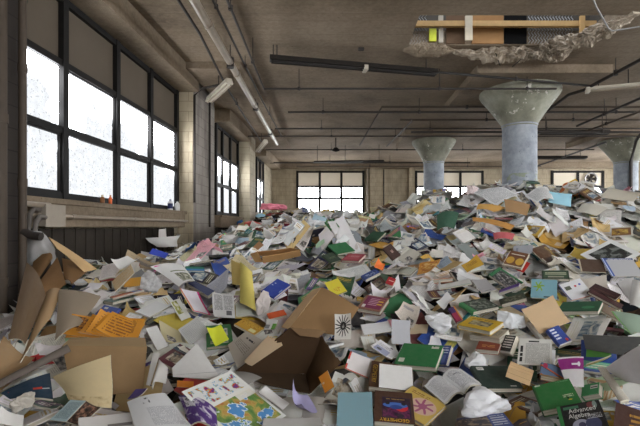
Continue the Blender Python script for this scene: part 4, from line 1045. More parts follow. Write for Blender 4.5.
r, w, h, t = book('advanced_algebra', 'hardcover_book', 'black advanced algebra textbook with a green spine edge and white title', (22, 22, 26), [('r', 0, 0, .08, 1, (54, 140, 76)), ('r', .14, .84, .5, .93, (70, 128, 96)), ('e', .78, .88, .09, .11, (120, 60, 60)), ('e', .87, .88, .05, .12, (140, 158, 150)), ('e', .45, .28, .2, .2, (170, 170, 190)), ('e', .72, .3, .17, .2, (70, 76, 110)), ('e', .47, .3, .08, .09, (60, 58, 90)), ('l', .6, .46, .95, .6, (216, 216, 216), 22)], 'algebra textbook')
text_part(r.children[0], 'title', 'Advanced', h * .2, WHITE, (.06 * w, h * .27, .0006), 0, sx=.8)
text_part(r.children[0], 'title', 'Algebra', h * .2, WHITE, (-.04 * w, h * .1, .0006), 0, sx=.8)
book('stripe_book', 'hardcover_book', 'textbook with blue, orange and dark diagonal stripes behind the bright green hardcover', (96, 120, 152), [('d', 1., .9, 1.6, .22, 0, 0, 1, 1, (206, 92, 50)), ('d', 1., .9, 1.6, .08, 0, 0, 1, 1, (44, 40, 40)), ('r', 0, .0, 1, .08, (150, 120, 50)), ('e', .12, .8, .07, .2, (176, 52, 90))], 'striped textbook')
book('green_barcode_book', 'hardcover_book', 'small green book with a white barcode label beside the bright green hardcover', (58, 142, 86), [('r', .5, .52, .92, .84, (216, 220, 210)), ('l', .52, .54, .9, .82, (60, 60, 60), 5, .3)])
book('blue_red_paperback', 'paperback_book', 'blue paperback with white title bars and a red spot', (44, 70, 146), [('l', .1, .25, .5, .92, (226, 228, 232), 6, .38), ('r', 0, .0, 1, .07, (222, 222, 222)), ('e', .78, .2, .1, .08, (190, 50, 50))], 'blue white-titled paperback', False)
book('green_binder', 'hardcover_book', 'large flat dark green binder lying on white pages', (26, 92, 58), [('e', .72, .38, .16, .14, (60, 140, 90)), ('r', 0, 0, 1, .04, (18, 60, 40))], 'flat green binder', True, 'binder')
sheet('lightblue_workbook', 'workbook', 'light blue workbook with a green splat on its cover', (126, 172, 184), [('b', .3, .62, .22, .28, (136, 172, 50), 6), ('r', .5, .04, .9, .12, (60, 84, 90))], 'book', 'light blue workbook', .02, .014)
book('maroon_long_book', 'hardcover_book', 'dark maroon book, upper of two lying side by side on white booklets', (62, 36, 38), [('r', .1, .3, .9, .36, (110, 70, 60))], 'pair of maroon books')
book('maroon_long_book_two', 'hardcover_book', 'dark maroon book, lower of two lying side by side on white booklets', (66, 34, 38), [('r', .1, .6, .9, .66, (120, 80, 70))])
sheet('brown_pad', 'writing_pad', 'dark brown pad with a cream edge above the pair of maroon books', (82, 62, 50), [('r', 0, 0, .06, 1, (196, 182, 156))], 'pad', 'dark brown pad', .02, .012)
sheet('blue_edge_pad', 'calendar', 'large grey calendar page with a blue ringed edge', (170, 170, 172), [('r', 0, 0, .12, 1, (58, 84, 150)), ('r', .03, 0, .06, 1, (190, 200, 220)), ('r', .1, .9, 1, 1, (56, 72, 120)), ('l', .2, .9, .95, .98, (222, 222, 222), 30)], 'calendar', 'blue edged calendar', .03, .006)
book('dark_green_title_book', 'hardcover_book', 'dark green book with a pale ornate title strip', (36, 60, 40), [('r', .06, .15, .94, .85, (58, 84, 56)), ('l', .1, .45, .9, .75, (196, 200, 170), 6, .38), ('r', .2, .15, .8, .32, (150, 150, 132))])
sheet('framed_black_photo', 'mounted_photograph', 'large dark photograph with a wide white border, lying on a slope', (222, 222, 220), [('r', .14, .14, .86, .86, (24, 28, 26)), ('p', .14, .14, .86, .86, (14, 16, 16), (30, 36, 32), (120, 124, 120), 4), ('r', .0, .48, .1, .52, (150, 150, 150))], 'photo', 'black photograph', .01, .004)
sheet('mounted_yellow_picture', 'mounted_picture', 'yellow and brown picture with white margins near the crest', (200, 196, 184), [('r', .08, .1, .92, .9, (120, 80, 48)), ('p', .1, .2, .8, .75, (90, 58, 34), (176, 138, 60), (206, 178, 86), 3)], 'picture', 'yellow brown picture', .03, .003)
sheet('pale_blue_card', 'card', 'pale sky-blue card leaning upright on the crest in front of the large column', (158, 206, 220), [], 'card', 'pale blue card', .12, .003)
book('two_yellow_picture_book', 'paperback_book', 'brown book with two yellow pictures side by side on its cover', (116, 76, 44), [('r', .06, .66, .94, .9, (110, 64, 40)), ('l', .15, .74, .85, .86, (226, 220, 200), 9, .36), ('e', .26, .4, .2, .22, (206, 160, 62)), ('e', .74, .4, .2, .22, (212, 168, 66)), ('r', .03, .03, .97, .08, (216, 210, 196)), ('r', .0, .0, .03, 1, (216, 210, 196)), ('r', .97, 0, 1, 1, (216, 210, 196))], 'two-picture book', False)
book('green_black_book', 'hardcover_book', 'green edged textbook with a dark crowded photo', (36, 104, 62), [('p', .12, .0, 1, .86, (18, 20, 22), (44, 46, 50), (150, 144, 140), 7)], 'green edged textbook')
book('purple_paperback', 'paperback_book', 'slim purple paperback beside the green edged textbook', (104, 70, 160), [('r', 0, .0, 1, .2, (180, 170, 200))], None, False)
book('green_dark_flat_book', 'hardcover_book', 'dark photo-covered textbook with a bright green spine, lying flat', (30, 44, 34), [('r', 0, 0, .12, 1, (52, 130, 72)), ('p', .15, .08, .95, .9, (20, 26, 22), (60, 76, 60), (150, 150, 140), 6)], 'green spined photo textbook')
book('green_dark_flat_book_two', 'hardcover_book', 'dark olive textbook beside the one with the bright green spine', (54, 62, 44), [('p', .1, .1, .9, .9, (34, 40, 28), (80, 84, 62), (140, 140, 120), 6)])
sheet('yellow_booklet', 'booklet', 'golden yellow booklet bent upward, near the two-picture book', (206, 162, 52), [('l', .2, .5, .8, .8, (160, 110, 40), 8)], 'booklet', 'golden booklet', .3, .003)
sheet('orange_picture', 'poster', 'curled orange poster with pale shapes', (206, 142, 58), [('p', .1, .1, .9, .9, (176, 100, 50), (212, 150, 62), (228, 190, 120), 4)], 'poster', 'curled orange poster', .25, .003)
book('maroon_small_book', 'paperback_book', 'narrow crimson and purple paperback standing on its edge among white sheets', (140, 34, 66), [('r', 0, .6, 1, 1, (60, 40, 90)), ('r', .8, 0, 1, 1, (206, 140, 60))], None, False)
sheet('white_sheet_teal_edge', 'exercise_book', 'white exercise book with a teal edge lying on other papers', (230, 228, 222), [('r', 0, 0, 1, .07, (96, 168, 160))], 'book', 'teal edged exercise book', .03, .012)
sheet('grey_sheet', 'booklet', 'plain grey booklet beside the teal edged exercise book', (160, 158, 158), [('r', .3, .1, .7, .13, (90, 90, 96))], 'booklet', None, .06, .004)
r, w, h, t = book('magenta_book', 'hardcover_book', 'brown bordered book with a magenta panel and a white library label', (142, 104, 80), [('r', .1, .12, .94, .94, (122, 34, 80)), ('l', .3, .3, .7, .82, (196, 150, 166), 9, .4), ('l', .68, .3, .9, .82, (214, 170, 60), 5, .36), ('r', .12, .14, .26, .34, (220, 216, 208))], 'magenta panel book')
sheet('yellow_notebook', 'notebook', 'bright yellow notebook with a small orange drawing, propped behind the tan carton', (224, 208, 62), [('p', .3, .2, .75, .5, (206, 150, 40), (222, 200, 60), (226, 212, 80), 9), ('r', 0, 0, 1, .05, (180, 160, 40))], 'notebook', 'bright yellow notebook', .03, .008)
book('small_red_book', 'paperback_book', 'small crimson red paperback tilted among white papers', (168, 26, 38), [('r', .2, .5, .9, .6, (220, 180, 170))], 'crimson paperback', False)
book('blue_photo_book', 'paperback_book', 'blue and dark photo paperback leaning on the heap beyond the yellow notebook', (44, 70, 140), [('p', .1, .1, .9, .7, (20, 28, 50), (60, 90, 160), (180, 190, 210), 5)], None, False)
sheet('orange_note', 'paper_note', 'bright orange paper note curled up in the middle of the heap', (236, 122, 52), [], 'note', 'bright orange note', .35)
sheet('starburst_print', 'paper_print', 'white print of a black spiky round face propped against the tan carton', (230, 226, 218), [('b', .5, .54, .48, .44, (18, 16, 16), 15), ('e', .5, .52, .07, .1, (150, 146, 140)), ('e', .46, .58, .03, .04, (20, 20, 20)), ('e', .55, .58, .03, .04, (20, 20, 20)), ('r', .44, .42, .56, .45, (20, 20, 20))], 'print', 'black spiky print', .1)
sheet('white_card_flat', 'card', 'plain white card lying beside the black spiky print', (228, 228, 228), [], 'card', 'plain white card', .04, .003)
sheet('upright_grey_sheet', 'paper_sheet', 'pale grey folded sheet standing upright behind the green tagged hardcover', (176, 176, 180), [], 'paper', 'upright grey sheet', .12)
sheet('printed_leaflet', 'leaflet', 'white leaflet with a pale blue picture behind the white sheet on the geometry book', (222, 220, 222), [('r', .0, .25, .5, .9, (160, 164, 190)), ('e', .25, .7, .1, .12, (90, 90, 96)), ('r', .86, .3, .95, .42, (60, 56, 70)), ('l', .55, .3, .8, .9, (150, 150, 156), 18)], 'leaflet', 'pale blue picture leaflet', .05, .004)
sheet('red_edge_folder', 'folder', 'white folder with red edge strips, in front of the torn carton', (224, 218, 216), [('r', .0, .0, .07, 1, (196, 62, 50)), ('r', 0, 0, 1, .05, (196, 80, 70)), ('r', 0, .3, .07, .55, (230, 222, 220))], 'folder', 'red edged folder', .04, .006)
sheet('orange_envelope', 'envelope', 'upright orange envelope beside the torn carton', (222, 142, 42), [('r', .1, .5, .3, .6, (226, 200, 160))], 'envelope', 'orange envelope', .08, .003)
book('bright_blue_book', 'hardcover_book', 'bright royal blue hardcover in the middle of the left heap', (34, 66, 168), [('r', .55, .8, .6, .9, (190, 200, 226)), ('r', .7, .75, .75, .85, (190, 200, 226)), ('r', .35, .05, .55, .12, (160, 176, 216))], 'royal blue hardcover')
book('green_cloth_book', 'hardcover_book', 'plain green cloth hardcover far up the middle of the heap', (36, 108, 62), [], 'green cloth hardcover')
book('dark_green_far_book', 'hardcover_book', 'plain dark bottle-green hardcover beyond the green cloth hardcover', (30, 72, 50), [], 'bottle-green hardcover')
book('dark_brown_label_book', 'paperback_book', 'dark brown book with a small pale label, tilted up', (62, 38, 34), [('r', .42, .42, .66, .62, (180, 150, 140)), ('l', .43, .44, .65, .6, (80, 40, 40), 14)], 'brown labelled book', False)
book('pink_red_book', 'hardcover_book', 'dusty red hardcover with a dark border beside the green cloth hardcover', (150, 60, 72), [('r', .1, .15, .9, .85, (178, 78, 88)), ('l', .2, .5, .8, .7, (206, 150, 150), 8)], 'dusty red hardcover')
book('dark_olive_book', 'hardcover_book', 'dark olive green hardcover just in front of the green cloth hardcover', (42, 62, 44), [('l', .2, .4, .8, .6, (110, 120, 90), 8)])
book('orange_book', 'paperback_book', 'plain orange paperback lying flat in front of the royal blue hardcover', (226, 96, 44), [], 'plain orange paperback', False)
book('ochre_book', 'paperback_book', 'ochre patterned book with a pale label, beside the lime paper', (186, 142, 44), [('r', .62, .08, .9, .4, (214, 206, 150)), ('p', .05, .45, .95, .95, (150, 104, 30), (190, 146, 46), (206, 164, 62), 12)], 'ochre labelled book', False)
sheet('lime_paper', 'paper_sheet', 'folded lime yellow sheet, brightest in the left heap', (208, 214, 44), [], 'paper', 'lime sheet', .3)
sheet('green_white_packet', 'packet', 'white and green packet in front of the orange paperback', (222, 222, 216), [('r', .62, 0, 1, .6, (96, 160, 50)), ('r', .0, .1, .4, .5, (140, 140, 140))], 'packet', None, .15, .01)
sheet('crumpled_newspaper', 'newspaper_page', 'grey crumpled newspaper page standing up behind the ochre labelled book', (182, 180, 178), [('l', .08, .3, .45, .95, (90, 90, 92), 22), ('l', .52, .3, .92, .95, (90, 90, 92), 22), ('r', .6, .1, .85, .28, (80, 80, 84))], 'newspaper', 'crumpled newspaper', .35)
# map: painted as a plain physical map with two small inset maps in a white sheet
def map_mat():
    k = NT('printed_map', .5, .4); uvv, u, v = k.uv()
    n = k.noise(uvv, 5., 6, .6, .5); n2 = k.noise(k.mapv(uvv, (1, 1, 1), (3, 5, 0)), 3.2, 4, .55, .3)
    land = k.ramp(n, [(.34, lin((80, 126, 66))), (.47, lin((126, 154, 80))), (.54, lin((196, 170, 92))), (.64, lin((186, 118, 64)))])
    big = k.mix(k.math('GREATER_THAN', n2, .565), land, lin((88, 148, 206)))
    edge = k.math('LESS_THAN', k.math('ABSOLUTE', k.math('SUBTRACT', n2, .565)), .012)
    big = k.mix(edge, big, lin((222, 232, 238)))
    n3 = k.noise(uvv, 9., 3, .5, .4)
    small = k.ramp(n3, [(.0, lin((226, 226, 222))), (.52, lin((130, 176, 206))), (.555, lin((214, 196, 80))), (.585, lin((206, 70, 60))), (.62, lin((110, 60, 130)))], 'CONSTANT')
    col = lin((232, 232, 226))
    col = k.mix(k.rect(u, v, .06, .05, .95, .6), col, big)
    col = k.mix(k.rect(u, v, .06, .66, .46, .95), col, small)
    col = k.mix(k.rect(u, v, .5, .66, .95, .95), col, small)
    return k.color(k.mix(k.math('MULTIPLY', k.rect(u, v, .62, .5, .95, .63), .9), col, lin((232, 230, 220))))
c, e, w, h, t = HEROES['map_poster']
m = MB(); m.grid(sheet_grid(w, h, .05, 4, 13), 0)
o = m.build('wall_map', map_mat()); o.location = c; o.rotation_euler = e; keep_clear(quad_of(c, e, w, h)); tag(o, 'large coloured wall map with white margins lying on the heap', 'map'); LAND.append(('wall map', c[0], c[1]))
sheet('white_sheet_bottom', 'paper_sheet', 'white sheet in front of the wall map at the bottom edge', WH, [], 'paper', None, .1)
sheet('lavender_sheet', 'paper_sheet', 'lavender purple sheet curling beside the wall map', (158, 152, 188), [], 'paper', 'lavender sheet', .3)
sheet('small_white_leaflet', 'leaflet', 'small white leaflet lying over the far corner of the wall map', WH, [], 'leaflet', None, .15)
sheet('orange_card', 'card', 'small orange card under the big folded white stack', (222, 134, 44), [], 'card', None, .06, .002)
sheet('purple_booklet', 'booklet', 'deep purple booklet corner by the manila envelope', (70, 46, 120), [], 'booklet', 'deep purple booklet', .05, .006)
sheet('white_pages', 'booklet', 'white curled pages in the near corner below the navy bag', WH, [], 'booklet', None, .3, .004)
sheet('pale_blue_leaflet', 'leaflet', 'pale ice-blue leaflet with fine print below the manila envelope', (176, 200, 206), [('l', .1, .1, .9, .9, (110, 130, 140), 24)], 'leaflet', 'ice-blue leaflet', .05, .003)
sheet('dark_magazine', 'magazine', 'dark brown glossy magazine beside the ice-blue leaflet', (60, 44, 38), [('p', .05, .05, .95, .95, (24, 20, 20), (84, 58, 48), (150, 110, 90), 5)], 'magazine', None, .1, .006)
sheet('barcode_sheet', 'carton_flap', 'white printed flap with a fine barcode at the bottom edge', (200, 196, 192), [('l', .5, .1, .95, .6, (110, 106, 104), 3, .3)], 'flap', None, .03, .004)
# stack of orange leaflets: each leaflet its own part
r, w, h, t = lay('orange_leaflet_stack', 'leaflet_bundle', 'bundle of dark-printed orange leaflets fanned out on the brown carton', 'leaflets', 'orange leaflet bundle')
for k in range(6):
    P = sheet_grid(w * (.52 if k else 1), h * .95, .15, 40 + k); m = MB(); m.grid(P, 0, 1, .002)
    o = m.build('leaflet', [design((210, 142, 40), [('l', .12, .3, .9, .9, (120, 70, 24), 17, .42), ('p', .06, .45, .42, .95, (44, 30, 26), (120, 70, 30), (206, 140, 44), 8)] if k in (0, 1) else [('l', .1, .1, .9, .9, (140, 84, 30), 8)], seed=k), M_PAGES], r)
    o.location = ((0, -.22, -.02, .08, .16, .22)[k] * w, 0, .003 * k - .006); o.rotation_euler = (0, R((0, 3, 8, 12, 14, 12)[k]), R((0, 8, -6, -10, -12, -14)[k]))
sheet('blue_folder_wall', 'folder', 'deep blue folder leaning against the wall under the first window', (34, 62, 170), [], 'folder', 'deep blue folder', .04, .004)
sheet('curved_white_sheet', 'paper_sheet', 'large white sheet arched like a wave near the dark window wall', WH, [], 'paper', 'arched white sheet', .45)
sheet('ochre_folder', 'folder', 'ochre folder with loose white pages, near the arched white sheet', (196, 146, 56), [], 'folder', 'ochre folder', .1, .005)
sheet('ochre_folder_two', 'folder', 'pale ochre folder fanned open behind the orange leaflets', (206, 170, 110), [('d', 0, 1, 9, .3, 0, 0, 1, 1, (226, 216, 196))], 'folder', None, .12, .01)
sheet('pink_notebook', 'notebook', 'white notebook with hot pink and orange edges', (228, 222, 230), [('r', .9, 0, 1, 1, (220, 50, 130)), ('r', 0, 0, .07, 1, (222, 110, 60)), ('r', 0, 0, 1, .04, (220, 60, 130))], 'notebook', 'pink edged notebook', .05, .008)
sheet('lined_sheet', 'paper_sheet', 'white ruled sheet propped up near the lime sheet', (196, 196, 192), [('d', 0, 1, 14, .12, .06, .06, .95, .9, (120, 120, 126))], 'paper', 'ruled white sheet', .08)
sheet('olive_white_booklet', 'booklet', 'olive and white booklet beside the pink edged notebook', (200, 200, 192), [('p', .1, .3, .6, .95, (110, 116, 50), (160, 160, 80), (206, 204, 190), 4)], 'booklet', None, .06, .004)
sheet('white_pad', 'writing_pad', 'white writing pad lying flat behind the orange leaflets', (220, 220, 218), [('r', 0, 0, .02, 1, (120, 90, 110))], 'pad', 'white writing pad', .03, .01)
sheet('upright_white_panel', 'card', 'tall white card standing between the brown carton and the ruled sheet', (196, 194, 190), [], 'card', None, .08, .004)
sheet('magenta_slip', 'paper_note', 'hot pink paper slip on the pale photo booklet', (232, 110, 170), [], 'note', None, .05)
book('green_book_right_edge', 'hardcover_book', 'teal green hardcover, slim, between the photo booklet and the curled papers', (40, 108, 88), [('r', 0, 0, 1, .4, (60, 120, 170))])
# open exercise book
r, w, h, t = lay('open_book', 'open_book', 'white book lying open on the heap beside the crumpled sheet', 'book', 'open white book')
for sg in (-1, 1):
    n = 9; P = np.zeros((n, 5, 3))
    for i in range(n):
        u = i / (n - 1)
        for j in range(5):
            x = (u if sg > 0 else u - 1) * w / 2; d = abs(x) / (w / 2)
            P[i, j] = (x, (j / 4 - .5) * h, .035 * w * 4 * math.sin(min(1, d * 1.15) * math.pi) * (1 - d * .5) - .01)
    m = MB(); m.grid(P, 0, 1, .012); m.build('page_block', [design((224, 224, 224), [('l', .1, .1, .9, .9, (150, 150, 156), 24), ('r', .3, .7, .7, .74, (110, 110, 120))] if sg > 0 else [('l', .08, .1, .92, .92, (176, 176, 180), 26)], seed=sg), M_PAGES], r)
m = MB(); m.box(-w / 2 - .004, w / 2 + .004, -h / 2 - .004, h / 2 + .004, -.028, -.024); m.build('cover', design((40, 40, 44)), r)
# tan folded envelope
r, w, h, t = lay('tan_folded_envelope', 'envelope', 'tan envelope folded open like wings beside the dark green labelled book', 'envelope', 'folded tan envelope')
TANM = design((206, 172, 128), [('r', .0, .47, 1, .5, (160, 128, 90))])
for n_, (rx, sy) in enumerate(((R(-16), .5), (R(24), .5))):
    P = sheet_grid(w, h * .55, .12, 60 + n_); m = MB(); m.grid(P, 0, 0, .002); o = m.build('flap', TANM, r); o.location = (0, (.26 if n_ == 0 else -.26) * h, .01); o.rotation_euler = (rx, 0, 0)
sheet('newsletter', 'newsletter', 'white printed newsletter with a bold masthead down its side', (226, 224, 216), [('l', .22, .06, .94, .84, (150, 148, 142), 40), ('r', .3, .88, .62, .93, (40, 40, 40)), ('r', .06, .12, .14, .3, (24, 24, 24)), ('r', .06, .34, .14, .46, (24, 24, 24)), ('r', .06, .5, .14, .74, (40, 40, 40))], 'newsletter', 'printed newsletter', .04, .003)
sheet('tan_card', 'manila_folder', 'plain tan manila folder standing up in the heap', (204, 174, 136), [], 'folder', 'tan manila folder', .08, .003)
sheet('green_sheet', 'paper_sheet', 'leaf green sheet tucked under the charcoal folder', (76, 140, 54), [], 'paper', None, .1)
sheet('yellow_folder', 'folder', 'olive yellow folder under the charcoal folder', (186, 170, 84), [('d', 0, 1, 7, .2, 0, 0, 1, 1, (120, 106, 50))], 'folder', None, .08, .006)
sheet('white_booklet_blue_edge', 'booklet', 'white booklet with small pictures and blue edge, beside the light blue workbook', (228, 228, 230), [('r', 0, 0, .04, 1, (70, 90, 160)), ('r', .15, .6, .4, .8, (90, 96, 80)), ('e', .6, .7, .05, .05, (200, 60, 60)), ('e', .8, .72, .05, .05, (70, 80, 170)), ('r', 0, 0, 1, .03, (200, 110, 90))], 'booklet', 'small-picture booklet', .06, .006)

# --- free standing sheets and folders
free_sheet('charcoal_folder', 'folder', 'large charcoal grey folder jutting out beside the blue white-titled paperback', (78, 78, 78), [], 'folder', 'charcoal folder', .03, .01, .004, .6)
free_sheet('white_folded_stack', 'paper_stack', 'thick fold of big white sheets drooping behind the wall map', WH, [('d', 0, 1, 5, .04, 0, 0, 1, .4, (140, 138, 136))], 'papers', 'big folded white stack', .12, .02, .02)
free_sheet('manila_envelope', 'envelope', 'big creased manila envelope propped in the near left corner', (228, 206, 160), [('p', .0, .0, 1, .22, (190, 164, 118), (220, 196, 150), (228, 208, 162), 6)], 'envelope', 'manila envelope', .1, .05, .004)  # envelope colour lightened to stand in for light falling on it
free_sheet('navy_bag', 'bag', 'dark navy blue bag with small red marks below the long cardboard strip', (30, 56, 78), [('l', .1, .2, .3, .8, (150, 50, 44), 5, .55), ('l', .6, .3, .8, .6, (190, 60, 44), 5, .5), ('r', .8, .4, .95, .44, (180, 190, 190))], 'bag', 'navy bag', .12, .06, .012)
free_sheet('large_print_sheet', 'printed_page', 'large white printed page with a black sketch beside the purple packet', (222, 222, 222), [('l', .35, .1, .95, .62, (170, 170, 176), 34), ('p', .3, .74, .5, .92, (30, 30, 30), (222, 222, 222), (222, 222, 222), 9)], 'paper', 'large printed page', .06, .03)
free_sheet('white_strip', 'paper_sheet', 'long white sheet lying along the top edge of the brown carton', WH, [], 'paper', None, .02, .02)
free_sheet('purple_white_packet', 'packet', 'purple and white glossy packet overlapping the edge of the wall map', (222, 216, 228), [('p', 0, 0, 1, 1, (74, 40, 118), (84, 48, 128), (222, 216, 226), 3.2), ('p', .1, .5, .4, .9, (30, 30, 34), (216, 212, 220), (222, 216, 226), 8)], 'packet', 'purple packet', .12, .05, .01)
free_sheet('photo_booklet', 'booklet', 'pale booklet with a grey-green photo on the left part of the heap', (226, 224, 220), [('p', .35, .05, .95, .42, (70, 76, 56), (130, 130, 104), (200, 196, 176), 9), ('r', .3, .5, .9, .55, (120, 130, 90))], 'booklet', 'grey-green photo booklet', .05, .02, .006)
free_sheet('handwritten_sheet', 'paper_sheet', 'beige sheet with faint writing leaning on the torn carton', (188, 178, 164), [('l', .3, .7, .8, .85, (60, 56, 60), 8), ('l', .1, .3, .8, .6, (150, 140, 130), 16)], 'paper', 'beige written sheet', .05, .03)
free_sheet('purple_tag_sheet', 'paper_sheet', 'white sheet with a bright purple band behind the striped textbook', (226, 224, 224), [('r', 0, .58, 1, .95, (142, 28, 120)), ('r', .5, .72, .85, .78, (226, 220, 226)), ('e', .8, .75, .06, .08, (226, 220, 226))], 'paper', 'purple banded sheet', .03, .02)
free_sheet('navy_book_left', 'hardcover_book', 'navy blue hardcover lying on edge below the teal green hardcover', (42, 52, 92), [], 'book', 'navy hardcover', .0, .0, .03)
free_sheet('long_card_left', 'cardboard_strip', 'long pale cardboard strip leaning diagonally against the near pier', (170, 138, 98), [], 'cardboard', 'long cardboard strip', .04, .01, .006)
free_sheet('grey_board', 'cardboard_sheet', 'big grey-tan cardboard sheet standing above the orange leaflets', (150, 134, 114), [], 'cardboard', 'grey-tan cardboard sheet', .05, .02, .005)
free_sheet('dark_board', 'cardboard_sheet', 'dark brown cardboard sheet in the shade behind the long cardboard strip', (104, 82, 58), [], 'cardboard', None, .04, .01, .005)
free_sheet('wall_curl', 'paper_sheet', 'white curled sheet with torn ends against the wall under the first window', WH, [], 'paper', 'torn curled sheet', .3, .05)
free_sheet('wall_white_tall', 'paper_sheet', 'narrow white sheet standing on end against the wall under the first window', (226, 220, 216), [], 'paper', None, .2, .05)
free_sheet('open_left_strip', 'leaflet', 'small grey leaflet in the shade at the foot of the torn carton', (150, 146, 140), [], 'leaflet', None, .1, .03)
free_sheet('crest_sheet', 'newspaper_page', 'broad beige sheet at the crest nearest the side wall', (184, 176, 160), [], 'newspaper', 'beige crest sheet', .1, .03)
free_sheet('crest_pages_one', 'newspaper_page', 'large white newspaper page draped on the crest before the large column', (224, 222, 218), [('l', .06, .1, .94, .9, (150, 148, 146), 40)], 'newspaper', 'white crest newspaper', .03, .05)
free_sheet('crest_pages_two', 'newspaper_page', 'grey-white newspaper page on the crest beside the pale blue card', (204, 202, 198), [('l', .06, .1, .94, .9, (150, 148, 146), 40)], 'newspaper', None, .15, .05)
free_sheet('ochre_sheet_crest', 'envelope', 'golden ochre envelope just below the white crest newspaper', (198, 150, 74), [], 'envelope', 'ochre crest envelope', .1, .03)
free_sheet('orange_sheet_crest', 'envelope', 'long orange-tan envelope lower on the slope under the crest', (206, 148, 72), [], 'envelope', 'orange-tan envelope', .06, .03)
free_sheet('brown_sheet_crest', 'folder', 'tan brown folder standing at the crest below the pale blue card', (168, 130, 86), [], 'folder', 'tan crest folder', .04, .02, .004)
free_sheet('grey_booklet_right', 'booklet', 'cream booklet open on the slope below the far windows', (196, 190, 176), [], 'booklet', 'cream slope booklet', .06, .02, .006)
free_sheet('red_sheet_left', 'paper_sheet', 'coral red sheet on the slope below the orange-tan envelope', (196, 92, 96), [], 'paper', 'coral red sheet', .1, .05)
free_sheet('green_folder_far', 'folder', 'dark green folder standing open on the slope under the crest', (46, 88, 66), [], 'folder', 'dark green slope folder', .12, .02, .004)
free_sheet('upright_book_panel', 'card', 'white card edge standing upright beside the brown carton', (204, 200, 194), [], 'card', None, .02, .01, .006)
free_sheet('upright_binder', 'binder', 'rounded pale grey binder standing behind the orange card', (190, 186, 180), [], 'binder', None, .3, .02, .006)
free_sheet('right_white_board', 'document_box', 'big plain white document box leaning at the picture edge behind the algebra book', (222, 218, 220), [], 'box', 'white document box', .04, .01, .02)
free_sheet('right_page_stack', 'paper_stack', 'sloping stack of cream pages in front of the white document box', (206, 200, 186), [('d', 1, 0, 9, .3, 0, 0, 1, 1, (150, 140, 124))], 'papers', 'sloping page stack', .03, .01, .02)
r_ = free_sheet('brown_gold_book', 'hardcover_book', 'dark brown leathery book with gold marks beside the algebra textbook', (84, 56, 50), [('l', .5, .2, .9, .8, (190, 140, 60), 5, .42)], 'book', 'brown gold book', .0, .0, .03)
free_sheet('clear_folder', 'folder', 'pale green translucent folder over papers near the charcoal folder', (150, 172, 152), [('r', 0, 0, .06, 1, (120, 180, 100))], 'folder', 'pale green folder', .03, .02, .003)
free_sheet('white_page_right', 'paper_sheet', 'white bent sheet standing at the picture edge right of the maroon books', WH, [], 'paper', None, .08, .02)
free_sheet('white_page_right_two', 'folder', 'white folder with a black edge leaning beside the maroon books', (222, 220, 218), [('r', 0, 0, .05, 1, (40, 40, 46))], 'folder', 'black edged white folder', .06, .02, .003)

# --- cartons
assembly('cardboard_box', 'torn open brown carton slumped against the near pier and window wall', 'box', [('box_front_brown', 'side_panel', (140, 106, 70), .03, 0), ('box_inner_dark', 'side_panel', (116, 88, 58), .05, 0), ('box_flap_lit', 'flap', (204, 170, 124), .02, 0), ('box_inner_floor', 'flap', (130, 98, 64), .05, 0)], 'slumped carton')  # light on the flap and shade inside are put into the card colours
assembly('cardboard_box', 'torn carton with shade painted on its panels, gaping open in the middle foreground', 'box', [('torn_box_back', 'side_panel', (72, 54, 38), .02, .03), ('torn_box_side', 'side_panel', (84, 64, 44), .03, .02), ('torn_box_bottom', 'bottom_panel', (64, 50, 36), .0, 0), ('torn_box_flap', 'flap', (216, 190, 156), .03, .05), ('torn_box_tip', 'flap', (112, 88, 62), .05, .05)], 'torn carton')  # panel colours darkened to paint in the shade inside the carton
assembly('cardboard_box', 'plain tan carton with a smooth lit top behind the shade-darkened torn carton', 'box', [('tan_box_top', 'top_panel', (152, 120, 84), .03, 0), ('tan_box_side', 'side_panel', (184, 152, 114), .02, 0)], 'tan carton')
assembly('cardboard_box', 'brown carton carrying the bundle of orange leaflets', 'box', [('lower_box_front', 'side_panel', (150, 122, 88), .02, 0), ('lower_box_top', 'top_panel', (164, 138, 102), .02, 0)], 'brown carton')
assembly('cardboard_tray', 'shallow open cardboard tray in the middle of the left heap', 'tray', [('tray_front', 'side_panel', (190, 148, 98), .02, 0), ('tray_back', 'side_panel', (176, 134, 86), .02, 0), ('tray_side', 'side_panel', (196, 156, 106), .02, 0), ('tray_end', 'side_panel', (196, 156, 106), .02, 0)], 'cardboard tray')
free_sheet('brown_piece', 'cardboard_piece', 'square brown cardboard piece just behind the cardboard tray', (140, 100, 62), [], 'cardboard', None, .05, .01, .005)
assembly('folder_pair', 'tall yellow manila folder bent upright beside the royal blue hardcover', 'folder', [('yellow_folder_right', 'cover', (206, 190, 104), .14, 0), ('yellow_folder_left', 'cover', (212, 186, 116), .08, 0)], 'tall yellow folder', .003)
# rolled newspaper in the near corner
m = MB((-1.7, 2.4, .75)); m.tube([(-2.02, 2.26, .66), (-1.62, 2.5, .88)], [.02, .024], 14, caps=False); m.tube([(-2.02, 2.26, .66), (-1.62, 2.5, .88)], [.011, .014], 14, caps=False)
tag(m.build('rolled_newspaper', M_PLAINPAPER), 'rolled grey newspaper lying below the long cardboard strip', 'newspaper').color = lin((112, 102, 94)) + (1,)

